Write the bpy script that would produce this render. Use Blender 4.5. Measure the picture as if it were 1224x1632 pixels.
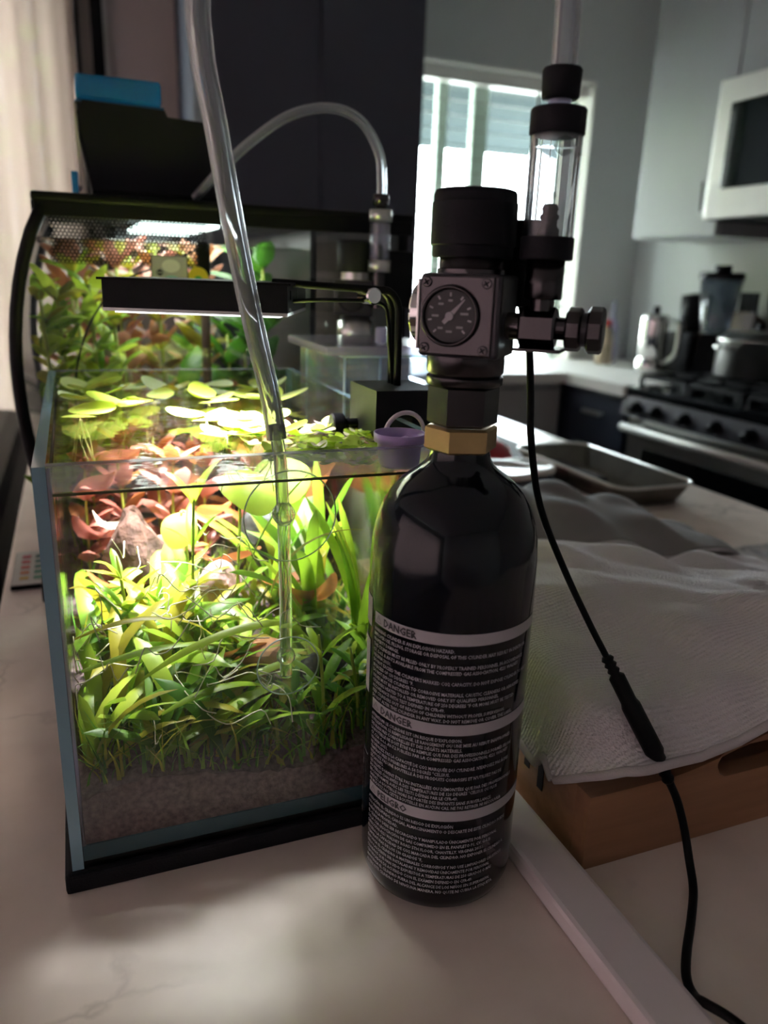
import bpy, bmesh, math, random
import numpy as np
from mathutils import Vector, Matrix

random.seed(7)
PI = math.pi
SC = bpy.context.scene
COL = SC.collection
for o in list(bpy.data.objects):
    bpy.data.objects.remove(o)

# ------------------------------------------------------------------ camera
CAM_F, CAM_PITCH, CAM_ROLL, CAM_YAW, CAM_H = 1226.0, 17.0, 2.0, 22.0, 0.33
cd = bpy.data.cameras.new('camera')
cam = bpy.data.objects.new('camera', cd)
COL.objects.link(cam)
cd.sensor_fit = 'VERTICAL'
cd.sensor_height = 36.0
cd.sensor_width = 27.0
cd.lens = CAM_F / 1632.0 * 36.0
cd.clip_start = 0.02
cd.clip_end = 100
cd.dof.use_dof = True
cd.dof.focus_distance = 0.43
cd.dof.aperture_fstop = 6.5
_p, _r, _y = math.radians(CAM_PITCH), math.radians(CAM_ROLL), math.radians(CAM_YAW)
_F = Vector((math.sin(_y) * math.cos(_p), math.cos(_y) * math.cos(_p), -math.sin(_p)))
_R0 = Vector((math.cos(_y), -math.sin(_y), 0))
_U0 = _R0.cross(_F)
_R = _R0 * math.cos(_r) + _U0 * math.sin(_r)
_U = _R.cross(_F)
m = Matrix.Identity(4)
for i in range(3):
    m[i][0], m[i][1], m[i][2] = _R[i], _U[i], -_F[i]
m[2][3] = CAM_H
cam.matrix_world = m
SC.camera = cam

# ------------------------------------------------------------------ world, daylight, exposure
W = bpy.data.worlds.new('overcast_sky')
SC.world = W
W.use_nodes = True
_bg = W.node_tree.nodes['Background']
_bg.inputs[0].default_value = (0.86, 0.95, 1.0, 1)
_bg.inputs[1].default_value = 25.0
SC.view_settings.view_transform = 'Standard'
SC.view_settings.look = 'None'
SC.view_settings.gamma = 1.0
SC.view_settings.use_curve_mapping = False
SC.view_settings.exposure = 0.85
SC.cycles.use_denoising = True
SC.cycles.transparent_max_bounces = 40
SC.cycles.max_bounces = 11
SC.cycles.caustics_reflective = False
SC.cycles.caustics_refractive = False
SC.cycles.sample_clamp_indirect = 6.0


def portal(loc, rot, sx, sy):
    """daylight portal lying in a window opening (helps sampling the sky, adds no light)"""
    ld = bpy.data.lights.new('window_portal', 'AREA')
    ld.shape = 'RECTANGLE'
    ld.size, ld.size_y = sx, sy
    ld.cycles.is_portal = True
    o = bpy.data.objects.new('window_portal', ld)
    o.location = loc
    o.rotation_euler = rot
    COL.objects.link(o)


portal((1.588, 3.17, 0.555), (-PI / 2, 0, 0), 1.02, 1.16)
portal((-0.80, 3.17, 0.22), (-PI / 2, 0, 0), 1.7, 2.3)
portal((-2.52, -0.2, 0.35), (0, -PI / 2, 0), 1.7, 3.6)  # the unseen fill opening added in the left wall

# ------------------------------------------------------------------ materials
MATS = {}


def _nt(name):
    mt = bpy.data.materials.new(name)
    mt.use_nodes = True
    nt = mt.node_tree
    nt.nodes.clear()
    out = nt.nodes.new('ShaderNodeOutputMaterial')
    return mt, nt, out


def pm(name, col, rough=0.5, metal=0.0, var=0.0, scale=40.0, bump=0.0, bscale=200.0, coat=0.0, spec=0.5, trans=0.0, emis=None, es=0.0, sss=0.0):
    """principled material with optional noise variation and fine bump"""
    if name in MATS:
        return MATS[name]
    mt, nt, out = _nt(name)
    N, L = nt.nodes, nt.links
    b = N.new('ShaderNodeBsdfPrincipled')
    b.inputs['Base Color'].default_value = (*col, 1)
    b.inputs['Roughness'].default_value = rough
    b.inputs['Metallic'].default_value = metal
    b.inputs['Coat Weight'].default_value = coat
    b.inputs['Specular IOR Level'].default_value = spec
    b.inputs['Transmission Weight'].default_value = trans
    b.inputs['Subsurface Weight'].default_value = sss
    if emis:
        b.inputs['Emission Color'].default_value = (*emis, 1)
        b.inputs['Emission Strength'].default_value = es
    tc = N.new('ShaderNodeTexCoord')
    if var > 0:
        n = N.new('ShaderNodeTexNoise')
        n.inputs['Scale'].default_value = scale
        n.inputs['Detail'].default_value = 4
        L.new(tc.outputs['Object'], n.inputs['Vector'])
        r = N.new('ShaderNodeValToRGB')
        r.color_ramp.elements[0].position = 0.3
        r.color_ramp.elements[1].position = 0.7
        r.color_ramp.elements[0].color = (*[c * (1 - var) for c in col], 1)
        r.color_ramp.elements[1].color = (*[min(1, c * (1 + var)) for c in col], 1)
        L.new(n.outputs['Fac'], r.inputs['Fac'])
        L.new(r.outputs['Color'], b.inputs['Base Color'])
    if bump > 0:
        n2 = N.new('ShaderNodeTexNoise')
        n2.inputs['Scale'].default_value = bscale
        n2.inputs['Detail'].default_value = 3
        L.new(tc.outputs['Object'], n2.inputs['Vector'])
        bp = N.new('ShaderNodeBump')
        bp.inputs['Strength'].default_value = bump
        bp.inputs['Distance'].default_value = 0.002
        L.new(n2.outputs['Fac'], bp.inputs['Height'])
        L.new(bp.outputs['Normal'], b.inputs['Normal'])
    L.new(b.outputs[0], out.inputs[0])
    MATS[name] = mt
    return mt


def clear(name, tint=(1, 1, 1), f0=0.04, rough=0.02, haze=0.0, hcol=(0.8, 0.85, 0.9), bump=0.0, bscale=60.0, edge=1.0):
    """thin clear pane: see-through, mirror share by Schlick, optional cloudy film"""
    if name in MATS:
        return MATS[name]
    mt, nt, out = _nt(name)
    N, L = nt.nodes, nt.links
    t = N.new('ShaderNodeBsdfTransparent')
    t.inputs[0].default_value = (*tint, 1)
    g = N.new('ShaderNodeBsdfGlossy')
    g.inputs['Roughness'].default_value = rough
    lw = N.new('ShaderNodeLayerWeight')
    lw.inputs['Blend'].default_value = 0.5
    p = N.new('ShaderNodeMath'); p.operation = 'POWER'
    L.new(lw.outputs['Facing'], p.inputs[0])
    p.inputs[1].default_value = 5.0
    ma = N.new('ShaderNodeMath'); ma.operation = 'MULTIPLY_ADD'
    L.new(p.outputs[0], ma.inputs[0])
    ma.inputs[1].default_value = (1 - f0) * edge
    ma.inputs[2].default_value = f0
    if bump > 0:
        tc = N.new('ShaderNodeTexCoord')
        n = N.new('ShaderNodeTexNoise')
        n.inputs['Scale'].default_value = bscale
        L.new(tc.outputs['Object'], n.inputs['Vector'])
        bp = N.new('ShaderNodeBump')
        bp.inputs['Strength'].default_value = bump
        bp.inputs['Distance'].default_value = 0.003
        L.new(n.outputs['Fac'], bp.inputs['Height'])
        L.new(bp.outputs['Normal'], g.inputs['Normal'])
    first = t
    if haze > 0:
        d = N.new('ShaderNodeBsdfTranslucent')
        d.inputs[0].default_value = (*hcol, 1)
        d2 = N.new('ShaderNodeBsdfDiffuse')
        d2.inputs[0].default_value = (*hcol, 1)
        md = N.new('ShaderNodeMixShader'); md.inputs[0].default_value = 0.5
        L.new(d.outputs[0], md.inputs[1]); L.new(d2.outputs[0], md.inputs[2])
        mh = N.new('ShaderNodeMixShader'); mh.inputs[0].default_value = haze
        L.new(t.outputs[0], mh.inputs[1]); L.new(md.outputs[0], mh.inputs[2])
        first = mh
    mx = N.new('ShaderNodeMixShader')
    L.new(ma.outputs[0], mx.inputs[0])
    L.new(first.outputs[0], mx.inputs[1])
    L.new(g.outputs[0], mx.inputs[2])
    L.new(mx.outputs[0], out.inputs[0])
    MATS[name] = mt
    return mt


def vinyl(name, col, rough, milk, mcol, ior=1.42):
    """solid clear plastic or glass with a little milkiness"""
    if name in MATS:
        return MATS[name]
    mt, nt, out = _nt(name)
    N, L = nt.nodes, nt.links
    g = N.new('ShaderNodeBsdfGlass')
    g.inputs['Color'].default_value = (*col, 1)
    g.inputs['Roughness'].default_value = rough
    g.inputs['IOR'].default_value = ior
    d = N.new('ShaderNodeBsdfTranslucent')
    d.inputs[0].default_value = (*mcol, 1)
    d2 = N.new('ShaderNodeBsdfDiffuse')
    d2.inputs[0].default_value = (*mcol, 1)
    a = N.new('ShaderNodeMixShader'); a.inputs[0].default_value = 0.5
    L.new(d.outputs[0], a.inputs[1]); L.new(d2.outputs[0], a.inputs[2])
    mx = N.new('ShaderNodeMixShader'); mx.inputs[0].default_value = milk
    L.new(g.outputs[0], mx.inputs[1]); L.new(a.outputs[0], mx.inputs[2])
    L.new(mx.outputs[0], out.inputs[0])
    MATS[name] = mt
    return mt


def leafmat(name, c1, c2, transl=0.45, rough=0.4, vein=0.0):
    """leaf: colour differs from leaf to leaf, light shines through"""
    if name in MATS:
        return MATS[name]
    mt, nt, out = _nt(name)
    N, L = nt.nodes, nt.links
    oi = N.new('ShaderNodeObjectInfo')
    tc = N.new('ShaderNodeTexCoord')
    n = N.new('ShaderNodeTexNoise'); n.inputs['Scale'].default_value = 90
    L.new(tc.outputs['Object'], n.inputs['Vector'])
    s = N.new('ShaderNodeMath'); s.operation = 'MULTIPLY_ADD'
    L.new(n.outputs['Fac'], s.inputs[0]); s.inputs[1].default_value = 0.5
    s2 = N.new('ShaderNodeMath'); s2.operation = 'MULTIPLY_ADD'
    L.new(oi.outputs['Random'], s2.inputs[0]); s2.inputs[1].default_value = 0.8; s2.inputs[2].default_value = -0.15
    L.new(s2.outputs[0], s.inputs[2])
    r = N.new('ShaderNodeValToRGB')
    r.color_ramp.elements[0].color = (*c1, 1)
    r.color_ramp.elements[1].color = (*c2, 1)
    L.new(s.outputs[0], r.inputs['Fac'])
    b = N.new('ShaderNodeBsdfPrincipled')
    b.inputs['Roughness'].default_value = rough
    L.new(r.outputs['Color'], b.inputs['Base Color'])
    t = N.new('ShaderNodeBsdfTranslucent')
    L.new(r.outputs['Color'], t.inputs[0])
    mx = N.new('ShaderNodeMixShader'); mx.inputs[0].default_value = transl
    L.new(b.outputs[0], mx.inputs[1]); L.new(t.outputs[0], mx.inputs[2])
    L.new(mx.outputs[0], out.inputs[0])
    MATS[name] = mt
    return mt


def marble():
    mt, nt, out = _nt('marble')
    N, L = nt.nodes, nt.links
    tc = N.new('ShaderNodeTexCoord')
    b = N.new('ShaderNodeBsdfPrincipled')
    b.inputs['Roughness'].default_value = 0.34
    b.inputs['Specular IOR Level'].default_value = 0.45
    # warped thin veins
    nz = N.new('ShaderNodeTexNoise'); nz.inputs['Scale'].default_value = 9; nz.inputs['Detail'].default_value = 6
    L.new(tc.outputs['Object'], nz.inputs['Vector'])
    mixv = N.new('ShaderNodeMixRGB'); mixv.blend_type = 'LINEAR_LIGHT'; mixv.inputs[0].default_value = 0.16
    L.new(tc.outputs['Object'], mixv.inputs[1]); L.new(nz.outputs['Color'], mixv.inputs[2])
    vo = N.new('ShaderNodeTexVoronoi'); vo.feature = 'DISTANCE_TO_EDGE'; vo.inputs['Scale'].default_value = 5.5
    L.new(mixv.outputs[0], vo.inputs['Vector'])
    vr = N.new('ShaderNodeValToRGB')
    vr.color_ramp.elements[0].position = 0.0; vr.color_ramp.elements[0].color = (1, 1, 1, 1)
    vr.color_ramp.elements[1].position = 0.045; vr.color_ramp.elements[1].color = (0, 0, 0, 1)
    L.new(vo.outputs['Distance'], vr.inputs['Fac'])
    n2 = N.new('ShaderNodeTexNoise'); n2.inputs['Scale'].default_value = 6; n2.inputs['Detail'].default_value = 3
    L.new(tc.outputs['Object'], n2.inputs['Vector'])
    r2 = N.new('ShaderNodeValToRGB'); r2.color_ramp.elements[0].position = 0.5; r2.color_ramp.elements[1].position = 0.68
    L.new(n2.outputs['Fac'], r2.inputs['Fac'])
    mul = N.new('ShaderNodeMath'); mul.operation = 'MULTIPLY'
    L.new(vr.outputs['Color'], mul.inputs[0]); L.new(r2.outputs['Color'], mul.inputs[1])
    n3 = N.new('ShaderNodeTexNoise'); n3.inputs['Scale'].default_value = 12; n3.inputs['Detail'].default_value = 5
    L.new(tc.outputs['Object'], n3.inputs['Vector'])
    base = N.new('ShaderNodeValToRGB')
    base.color_ramp.elements[0].position = 0.3; base.color_ramp.elements[0].color = (0.68, 0.58, 0.51, 1)
    base.color_ramp.elements[1].position = 0.6; base.color_ramp.elements[1].color = (0.82, 0.72, 0.65, 1)
    L.new(n3.outputs['Fac'], base.inputs['Fac'])
    mx = N.new('ShaderNodeMixRGB')
    m5 = N.new('ShaderNodeMath'); m5.operation = 'MULTIPLY'; m5.inputs[1].default_value = 0.75
    L.new(mul.outputs[0], m5.inputs[0]); L.new(m5.outputs[0], mx.inputs[0])
    L.new(base.outputs['Color'], mx.inputs[1]); mx.inputs[2].default_value = (0.30, 0.24, 0.20, 1)
    L.new(mx.outputs[0], b.inputs['Base Color'])
    L.new(b.outputs[0], out.inputs[0])
    MATS['marble'] = mt
    return mt


def terry(name, col, wave):
    """towelling: ribbed rows of loops"""
    mt, nt, out = _nt(name)
    N, L = nt.nodes, nt.links
    tc = N.new('ShaderNodeTexCoord')
    b = N.new('ShaderNodeBsdfPrincipled')
    b.inputs['Roughness'].default_value = 0.95
    b.inputs['Sheen Weight'].default_value = 0.35
    b.inputs['Specular IOR Level'].default_value = 0.1
    w = N.new('ShaderNodeTexWave'); w.inputs['Scale'].default_value = wave; w.inputs['Distortion'].default_value = 1.2
    w.inputs['Detail'].default_value = 2; w.inputs['Detail Scale'].default_value = 8
    w.bands_direction = 'Y'
    L.new(tc.outputs['Object'], w.inputs['Vector'])
    v = N.new('ShaderNodeTexVoronoi'); v.inputs['Scale'].default_value = 620
    L.new(tc.outputs['Object'], v.inputs['Vector'])
    ad = N.new('ShaderNodeMath'); ad.operation = 'ADD'
    L.new(w.outputs['Fac'], ad.inputs[0]); L.new(v.outputs['Distance'], ad.inputs[1])
    bp = N.new('ShaderNodeBump'); bp.inputs['Strength'].default_value = 0.75; bp.inputs['Distance'].default_value = 0.0022
    L.new(ad.outputs[0], bp.inputs['Height'])
    L.new(bp.outputs['Normal'], b.inputs['Normal'])
    b.inputs['Base Color'].default_value = (*col, 1)
    L.new(b.outputs[0], out.inputs[0])
    MATS[name] = mt
    return mt


def woodmat(name, c1, c2, sc=(2, 30, 30)):
    mt, nt, out = _nt(name)
    N, L = nt.nodes, nt.links
    tc = N.new('ShaderNodeTexCoord')
    mp = N.new('ShaderNodeMapping'); mp.inputs['Scale'].default_value = sc
    L.new(tc.outputs['Object'], mp.inputs['Vector'])
    n = N.new('ShaderNodeTexNoise'); n.inputs['Scale'].default_value = 3; n.inputs['Detail'].default_value = 6
    L.new(mp.outputs[0], n.inputs['Vector'])
    r = N.new('ShaderNodeValToRGB')
    r.color_ramp.elements[0].position = 0.35; r.color_ramp.elements[0].color = (*c1, 1)
    r.color_ramp.elements[1].position = 0.65; r.color_ramp.elements[1].color = (*c2, 1)
    L.new(n.outputs['Fac'], r.inputs['Fac'])
    b = N.new('ShaderNodeBsdfPrincipled'); b.inputs['Roughness'].default_value = 0.5
    L.new(r.outputs['Color'], b.inputs['Base Color'])
    L.new(b.outputs[0], out.inputs[0])
    MATS[name] = mt
    return mt


def sheer(name, col, through):
    mt, nt, out = _nt(name)
    N, L = nt.nodes, nt.links
    t = N.new('ShaderNodeBsdfTransparent')
    a = N.new('ShaderNodeBsdfTranslucent'); a.inputs[0].default_value = (*col, 1)
    d = N.new('ShaderNodeBsdfDiffuse'); d.inputs[0].default_value = (*col, 1)
    m1 = N.new('ShaderNodeMixShader'); m1.inputs[0].default_value = 0.6
    L.new(a.outputs[0], m1.inputs[1]); L.new(d.outputs[0], m1.inputs[2])
    m2 = N.new('ShaderNodeMixShader'); m2.inputs[0].default_value = through
    L.new(m1.outputs[0], m2.inputs[1]); L.new(t.outputs[0], m2.inputs[2])
    L.new(m2.outputs[0], out.inputs[0])
    MATS[name] = mt
    return mt


M_marble = marble()
M_wall = pm('grey_wall_paint', (0.55, 0.565, 0.555), 0.8, var=0.04, scale=3)
M_ceil = pm('ceiling_paint', (0.8, 0.8, 0.78), 0.9, var=0.03, scale=2)
M_floor = woodmat('floor_wood', (0.05, 0.035, 0.025), (0.09, 0.06, 0.04))
M_pale = pm('pale_wall_paint', (0.55, 0.52, 0.50), 0.8, var=0.03, scale=3)
M_taupe = pm('taupe_wall_paint', (0.56, 0.49, 0.47), 0.8, var=0.03, scale=3)
M_fence = woodmat('fence_wood', (0.10, 0.08, 0.06), (0.17, 0.13, 0.10))
M_white = pm('white_trim_paint', (0.78, 0.76, 0.72), 0.5, var=0.02, scale=5)
M_navy = pm('navy_cabinet_paint', (0.045, 0.055, 0.08), 0.4, var=0.05, scale=5)
M_darkp = pm('near_black_panel', (0.040, 0.045, 0.066), 0.6, var=0.05, scale=3)
M_gcab = pm('pale_grey_cabinet', (0.29, 0.30, 0.31), 0.35, var=0.03, scale=4)
M_tcab = pm('taupe_cabinet', (0.42, 0.41, 0.40), 0.5, var=0.04, scale=4)
M_steel = pm('brushed_steel', (0.62, 0.62, 0.60), 0.28, 1.0, var=0.05, scale=30)
M_satin = pm('satin_steel', (0.78, 0.78, 0.74), 0.4, 0.35, var=0.03, scale=20)
M_chrome = pm('chrome', (0.75, 0.74, 0.73), 0.1, 1.0)
M_gun = pm('gunmetal', (0.070, 0.064, 0.068), 0.26, 1.0, var=0.05, scale=60)
M_gun2 = pm('dark_anodised', (0.05, 0.048, 0.055), 0.35, 0.7, var=0.06, scale=60)
M_black = pm('black_plastic', (0.005, 0.005, 0.006), 0.45, var=0.1, scale=60, spec=0.12)
M_matte = pm('matte_black', (0.009, 0.009, 0.012), 0.6, bump=0.15, bscale=900, spec=0.18)
M_gloss = pm('black_gloss_paint', (0.003, 0.004, 0.008), 0.10, spec=0.4)
M_brass = pm('brass', (0.62, 0.43, 0.20), 0.32, 1.0, var=0.08, scale=80)
M_print = pm('label_grey_print', (0.38, 0.36, 0.39), 0.55)
M_printdk = pm('label_dark_print', (0.02, 0.02, 0.025), 0.5)
M_dial = pm('gauge_dial', (0.008, 0.008, 0.01), 0.4)
M_glass = clear('aquarium_glass', (0.985, 0.995, 0.99), 0.04, 0.0)
M_gedge = pm('glass_edge', (0.25, 0.42, 0.52), 0.15, trans=0.15, coat=0.3)
M_gedge2 = pm('glass_edge_low', (0.12, 0.22, 0.26), 0.2, coat=0.3)
M_water = clear('water', (0.97, 0.99, 0.97), 0.02, 0.02, bump=0.25, bscale=45)
M_acryl = clear('clear_acrylic', (0.93, 0.96, 1.0), 0.05, 0.05, haze=0.07, hcol=(0.75, 0.8, 0.95))
M_acryl_lid = clear('frosted_acrylic', (0.8, 0.8, 0.9), 0.05, 0.2, haze=0.45, hcol=(0.6, 0.56, 0.72))
M_smoke = clear('smoked_plastic', (0.55, 0.58, 0.62), 0.06, 0.05, haze=0.03)
M_acedge = clear('acrylic_edge', (0.8, 0.9, 1.0), 0.10, 0.1, haze=0.5, hcol=(0.70, 0.85, 0.98))
M_blue = clear('blue_translucent', (0.10, 0.50, 0.75), 0.06, 0.08, haze=0.5, hcol=(0.03, 0.42, 0.70))
M_tube = vinyl('clear_vinyl', (0.97, 0.98, 1.0), 0.04, 0.22, (0.88, 0.90, 0.94))
M_pipe = clear('clear_glass_pipe', (0.98, 0.99, 0.97), 0.08, 0.03, haze=0.05, hcol=(0.9, 0.95, 0.85), edge=0.9)
M_cupglass = clear('suction_cup', (0.94, 0.97, 0.96), 0.05, 0.05, haze=0.015, edge=0.9)
M_rim = clear('disc_rim', (0.85, 0.9, 0.9), 0.15, 0.05, haze=0.6, hcol=(0.70, 0.82, 0.82))
M_wet = vinyl('wet_glass', (0.99, 1.0, 0.99), 0.0, 0.07, (0.85, 0.92, 0.85), 1.22)
M_cup = clear('suction_ball', (0.92, 0.95, 0.94), 0.15, 0.02, haze=0.18, edge=0.9)
M_bcglass = vinyl('bubble_counter_glass', (1, 1, 1), 0.0, 0.02, (0.8, 0.8, 0.85))
M_soil = pm('aquarium_soil', (0.13, 0.088, 0.088), 0.9, var=0.5, scale=300, bump=0.6, bscale=500)
M_lilac = pm('lilac_plastic', (0.55, 0.40, 0.78), 0.35, sss=0.0, trans=0.1)
M_wood = woodmat('bamboo_tray_wood', (0.24, 0.115, 0.055), (0.32, 0.16, 0.08))
M_wood2 = woodmat('dark_block_wood', (0.08, 0.045, 0.03), (0.13, 0.07, 0.045))
M_towel = terry('grey_terry', (0.82, 0.77, 0.79), 130)
M_hem = pm('towel_hem', (0.48, 0.44, 0.45), 0.9, bump=0.3, bscale=900)
M_cloth = pm('taupe_cloth', (0.20, 0.185, 0.18), 0.85, bump=0.2, bscale=900)
M_bar = pm('white_bar_plastic', (0.74, 0.68, 0.69), 0.35, var=0.02, scale=20)
M_sheer = sheer('sheer_curtain', (0.45, 0.365, 0.325), 0.10)
M_fillcur = sheer('fill_curtain_cloth', (0.385, 0.305, 0.30), 0.015)  # dim cloth for the added left-wall opening
M_winglass = clear('window_glass', (0.95, 0.97, 0.96), 0.04, 0.0)
M_slat = pm('blind_slat', (0.34, 0.35, 0.32), 0.8, spec=0.1)
M_sash = pm('window_sash', (0.45, 0.55, 0.48), 0.5)
M_ovglass = pm('oven_glass', (0.006, 0.007, 0.008), 0.08)
M_mwglass = pm('microwave_glass', (0.01, 0.014, 0.012), 0.06)
M_red = pm('red_plastic', (0.45, 0.02, 0.03), 0.4)
M_yellow = pm('yellow_card', (0.75, 0.62, 0.03), 0.5)
M_greenp = pm('green_print', (0.05, 0.35, 0.08), 0.5)
M_card = pm('card_grey', (0.50, 0.52, 0.49), 0.5)
M_tealp = pm('teal_print', (0.28, 0.62, 0.60), 0.5)
M_pearl = pm('pale_print', (0.88, 0.92, 0.82), 0.5)
M_cream = pm('cream_plastic', (0.72, 0.70, 0.58), 0.5, var=0.05, scale=80)
M_leaf_g = leafmat('leaf_green', (0.08, 0.22, 0.012), (0.32, 0.50, 0.03))
M_leaf_y = leafmat('leaf_lime', (0.24, 0.40, 0.02), (0.55, 0.66, 0.07))
M_leaf_d = leafmat('leaf_deep_green', (0.03, 0.12, 0.01), (0.09, 0.25, 0.015))
M_leaf_o = leafmat('leaf_olive', (0.22, 0.20, 0.015), (0.45, 0.40, 0.03))
M_leaf_r = leafmat('leaf_red', (0.28, 0.08, 0.06), (0.66, 0.30, 0.23), 0.3)
M_leaf_b = leafmat('leaf_brown', (0.16, 0.05, 0.018), (0.52, 0.21, 0.06), 0.3)
M_leaf_p = leafmat('leaf_pale', (0.55, 0.52, 0.35), (0.78, 0.72, 0.60), 0.35)
M_float = leafmat('leaf_floating', (0.36, 0.52, 0.05), (0.62, 0.75, 0.16), 0.3)
M_stem = pm('plant_stem', (0.30, 0.36, 0.05), 0.5)
M_root = pm('white_roots', (0.72, 0.68, 0.52), 0.6)
M_rootd = pm('olive_roots', (0.22, 0.20, 0.06), 0.6)
M_rock = pm('brown_rock', (0.060, 0.026, 0.018), 0.85, var=0.5, scale=70, bump=0.8, bscale=220)
M_rockd = pm('dark_rock', (0.03, 0.03, 0.032), 0.8, var=0.5, scale=60, bump=0.8, bscale=200)
M_rockp = pm('pink_rock', (0.42, 0.24, 0.26), 0.8, var=0.4, scale=60, bump=0.8, bscale=200)
M_conc = pm('pale_concrete', (0.55, 0.55, 0.52), 0.9, var=0.1, scale=3)
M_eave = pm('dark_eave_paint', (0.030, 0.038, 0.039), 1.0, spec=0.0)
M_foil = leafmat('tree_leaf', (0.25, 0.42, 0.08), (0.70, 0.80, 0.40), 0.4)
M_led = pm('led_diffuser', (0.9, 0.9, 0.9), 0.4, emis=(0.95, 0.97, 1.0), es=2.0)
M_led2 = pm('hood_led_diffuser', (0.9, 0.9, 0.9), 0.4, emis=(0.8, 1.0, 0.97), es=2.5)

# ------------------------------------------------------------------ mesh helpers


class MB:
    def __init__(s):
        s.v, s.f, s.mi, s.sm = [], [], [], []

    def add(s, v, f, mi=0, smooth=False, M=None):
        o = len(s.v)
        if M is not None:
            v = [tuple(M @ Vector(p)) for p in v]
        s.v += [tuple(p) for p in v]
        s.f += [tuple(i + o for i in q) for q in f]
        s.mi += [mi] * len(f)
        s.sm += [smooth] * len(f)
        return s

    def box(s, a, b, mi=0, M=None, bev=0.0):
        x0, y0, z0 = a
        x1, y1, z1 = b
        if bev <= 0:
            v = [(x0, y0, z0), (x1, y0, z0), (x1, y1, z0), (x0, y1, z0), (x0, y0, z1), (x1, y0, z1), (x1, y1, z1), (x0, y1, z1)]
            f = [(0, 3, 2, 1), (4, 5, 6, 7), (0, 1, 5, 4), (1, 2, 6, 5), (2, 3, 7, 6), (3, 0, 4, 7)]
            return s.add(v, f, mi, False, M)
        bm = bmesh.new()
        bmesh.ops.create_cube(bm, size=1)
        for q in bm.verts:
            q.co = Vector(((x0 + x1) / 2 + q.co.x * (x1 - x0), (y0 + y1) / 2 + q.co.y * (y1 - y0), (z0 + z1) / 2 + q.co.z * (z1 - z0)))
        bmesh.ops.bevel(bm, geom=list(bm.edges), offset=bev, segments=2, affect='EDGES', profile=0.6)
        bm.verts.index_update()
        v = [tuple(q.co) for q in bm.verts]
        f = [tuple(q.index for q in fc.verts) for fc in bm.faces]
        bm.free()
        return s.add(v, f, mi, False, M)

    def lathe(s, prof, n=32, mi=0, M=None, smooth=True, c=(0, 0, 0)):
        """prof: (r, z) pairs from bottom to top; sharp steps are given as doubled points"""
        v, f = [], []
        for r, z in prof:
            for k in range(n):
                a = 2 * PI * k / n
                v.append((c[0] + r * math.cos(a), c[1] + r * math.sin(a), c[2] + z))
        for i in range(len(prof) - 1):
            if prof[i] == prof[i + 1]:
                continue
            for k in range(n):
                k2 = (k + 1) % n
                f.append((i * n + k, i * n + k2, (i + 1) * n + k2, (i + 1) * n + k))
        return s.add(v, f, mi, smooth, M)

    def cyl(s, r, z0, z1, n=32, mi=0, M=None, c=(0, 0, 0), ch=0.0, r2=None):
        r2 = r if r2 is None else r2
        if ch > 0:
            pr = [(1e-5, z0), (r - ch, z0), (r - ch, z0), (r, z0 + ch), (r, z0 + ch), (r2, z1 - ch), (r2, z1 - ch), (r2 - ch, z1), (r2 - ch, z1), (1e-5, z1)]
        else:
            pr = [(1e-5, z0), (r, z0), (r, z0), (r2, z1), (r2, z1), (1e-5, z1)]
        return s.lathe(pr, n, mi, M, n > 10, c)

    def sweep(s, pts, rad, n=10, mi=0, closed_ends=True, flip=False):
        P = [Vector(p) for p in pts]
        rr = rad if isinstance(rad, (list, tuple)) else [rad] * len(P)
        v, f = [], []
        up = Vector((0.13, 0.31, 0.94)).normalized()
        T0 = (P[1] - P[0]).normalized()
        if abs(T0.dot(up)) > 0.9:
            up = Vector((1, 0.1, 0)).normalized()
        nrm = (up - T0 * up.dot(T0)).normalized()
        for i, p in enumerate(P):
            T = (P[min(i + 1, len(P) - 1)] - P[max(i - 1, 0)]).normalized()
            nrm = (nrm - T * nrm.dot(T)).normalized()
            bn = T.cross(nrm)
            for k in range(n):
                a = 2 * PI * k / n
                v.append(tuple(p + (nrm * math.cos(a) + bn * math.sin(a)) * rr[i]))
        for i in range(len(P) - 1):
            for k in range(n):
                k2 = (k + 1) % n
                q = (i * n + k, i * n + k2, (i + 1) * n + k2, (i + 1) * n + k)
                f.append(q[::-1] if flip else q)
        if closed_ends:
            f.append(tuple(range(n))[::-1])
            f.append(tuple((len(P) - 1) * n + k for k in range(n)))
        return s.add(v, f, mi, True)

    def hollow(s, pts, ro, ri, n=16, mi=0):
        s.sweep(pts, ro, n, mi, False)
        s.sweep(pts, ri, n, mi, False, True)
        return s

    def prism(s, poly, y0, y1, mi=0, M=None):
        """poly in (x,z), extruded along y"""
        n = len(poly)
        v = [(x, y0, z) for x, z in poly] + [(x, y1, z) for x, z in poly]
        f = [tuple(range(n)), tuple(range(2 * n - 1, n - 1, -1))]
        for k in range(n):
            k2 = (k + 1) % n
            f.append((k2, k, n + k, n + k2))
        return s.add(v, f, mi, False, M)

    def disc(s, r, n=32, mi=0, M=None, c=(0, 0, 0)):
        v = [(c[0] + r * math.cos(2 * PI * k / n), c[1] + r * math.sin(2 * PI * k / n), c[2]) for k in range(n)]
        return s.add(v, [tuple(range(n))], mi, False, M)

    def mesh(s, name, mats):
        me = bpy.data.meshes.new(name)
        me.from_pydata(s.v, [], s.f)
        for mt in (mats if isinstance(mats, (list, tuple)) else [mats]):
            me.materials.append(mt)
        me.polygons.foreach_set('material_index', s.mi)
        me.polygons.foreach_set('use_smooth', s.sm)
        me.update()
        return me

    def build(s, name, mats, parent=None, label=None, cat=None, group=None, kind=None):
        return mk(name, s.mesh(name, mats), parent, label, cat, group, kind)


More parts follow.
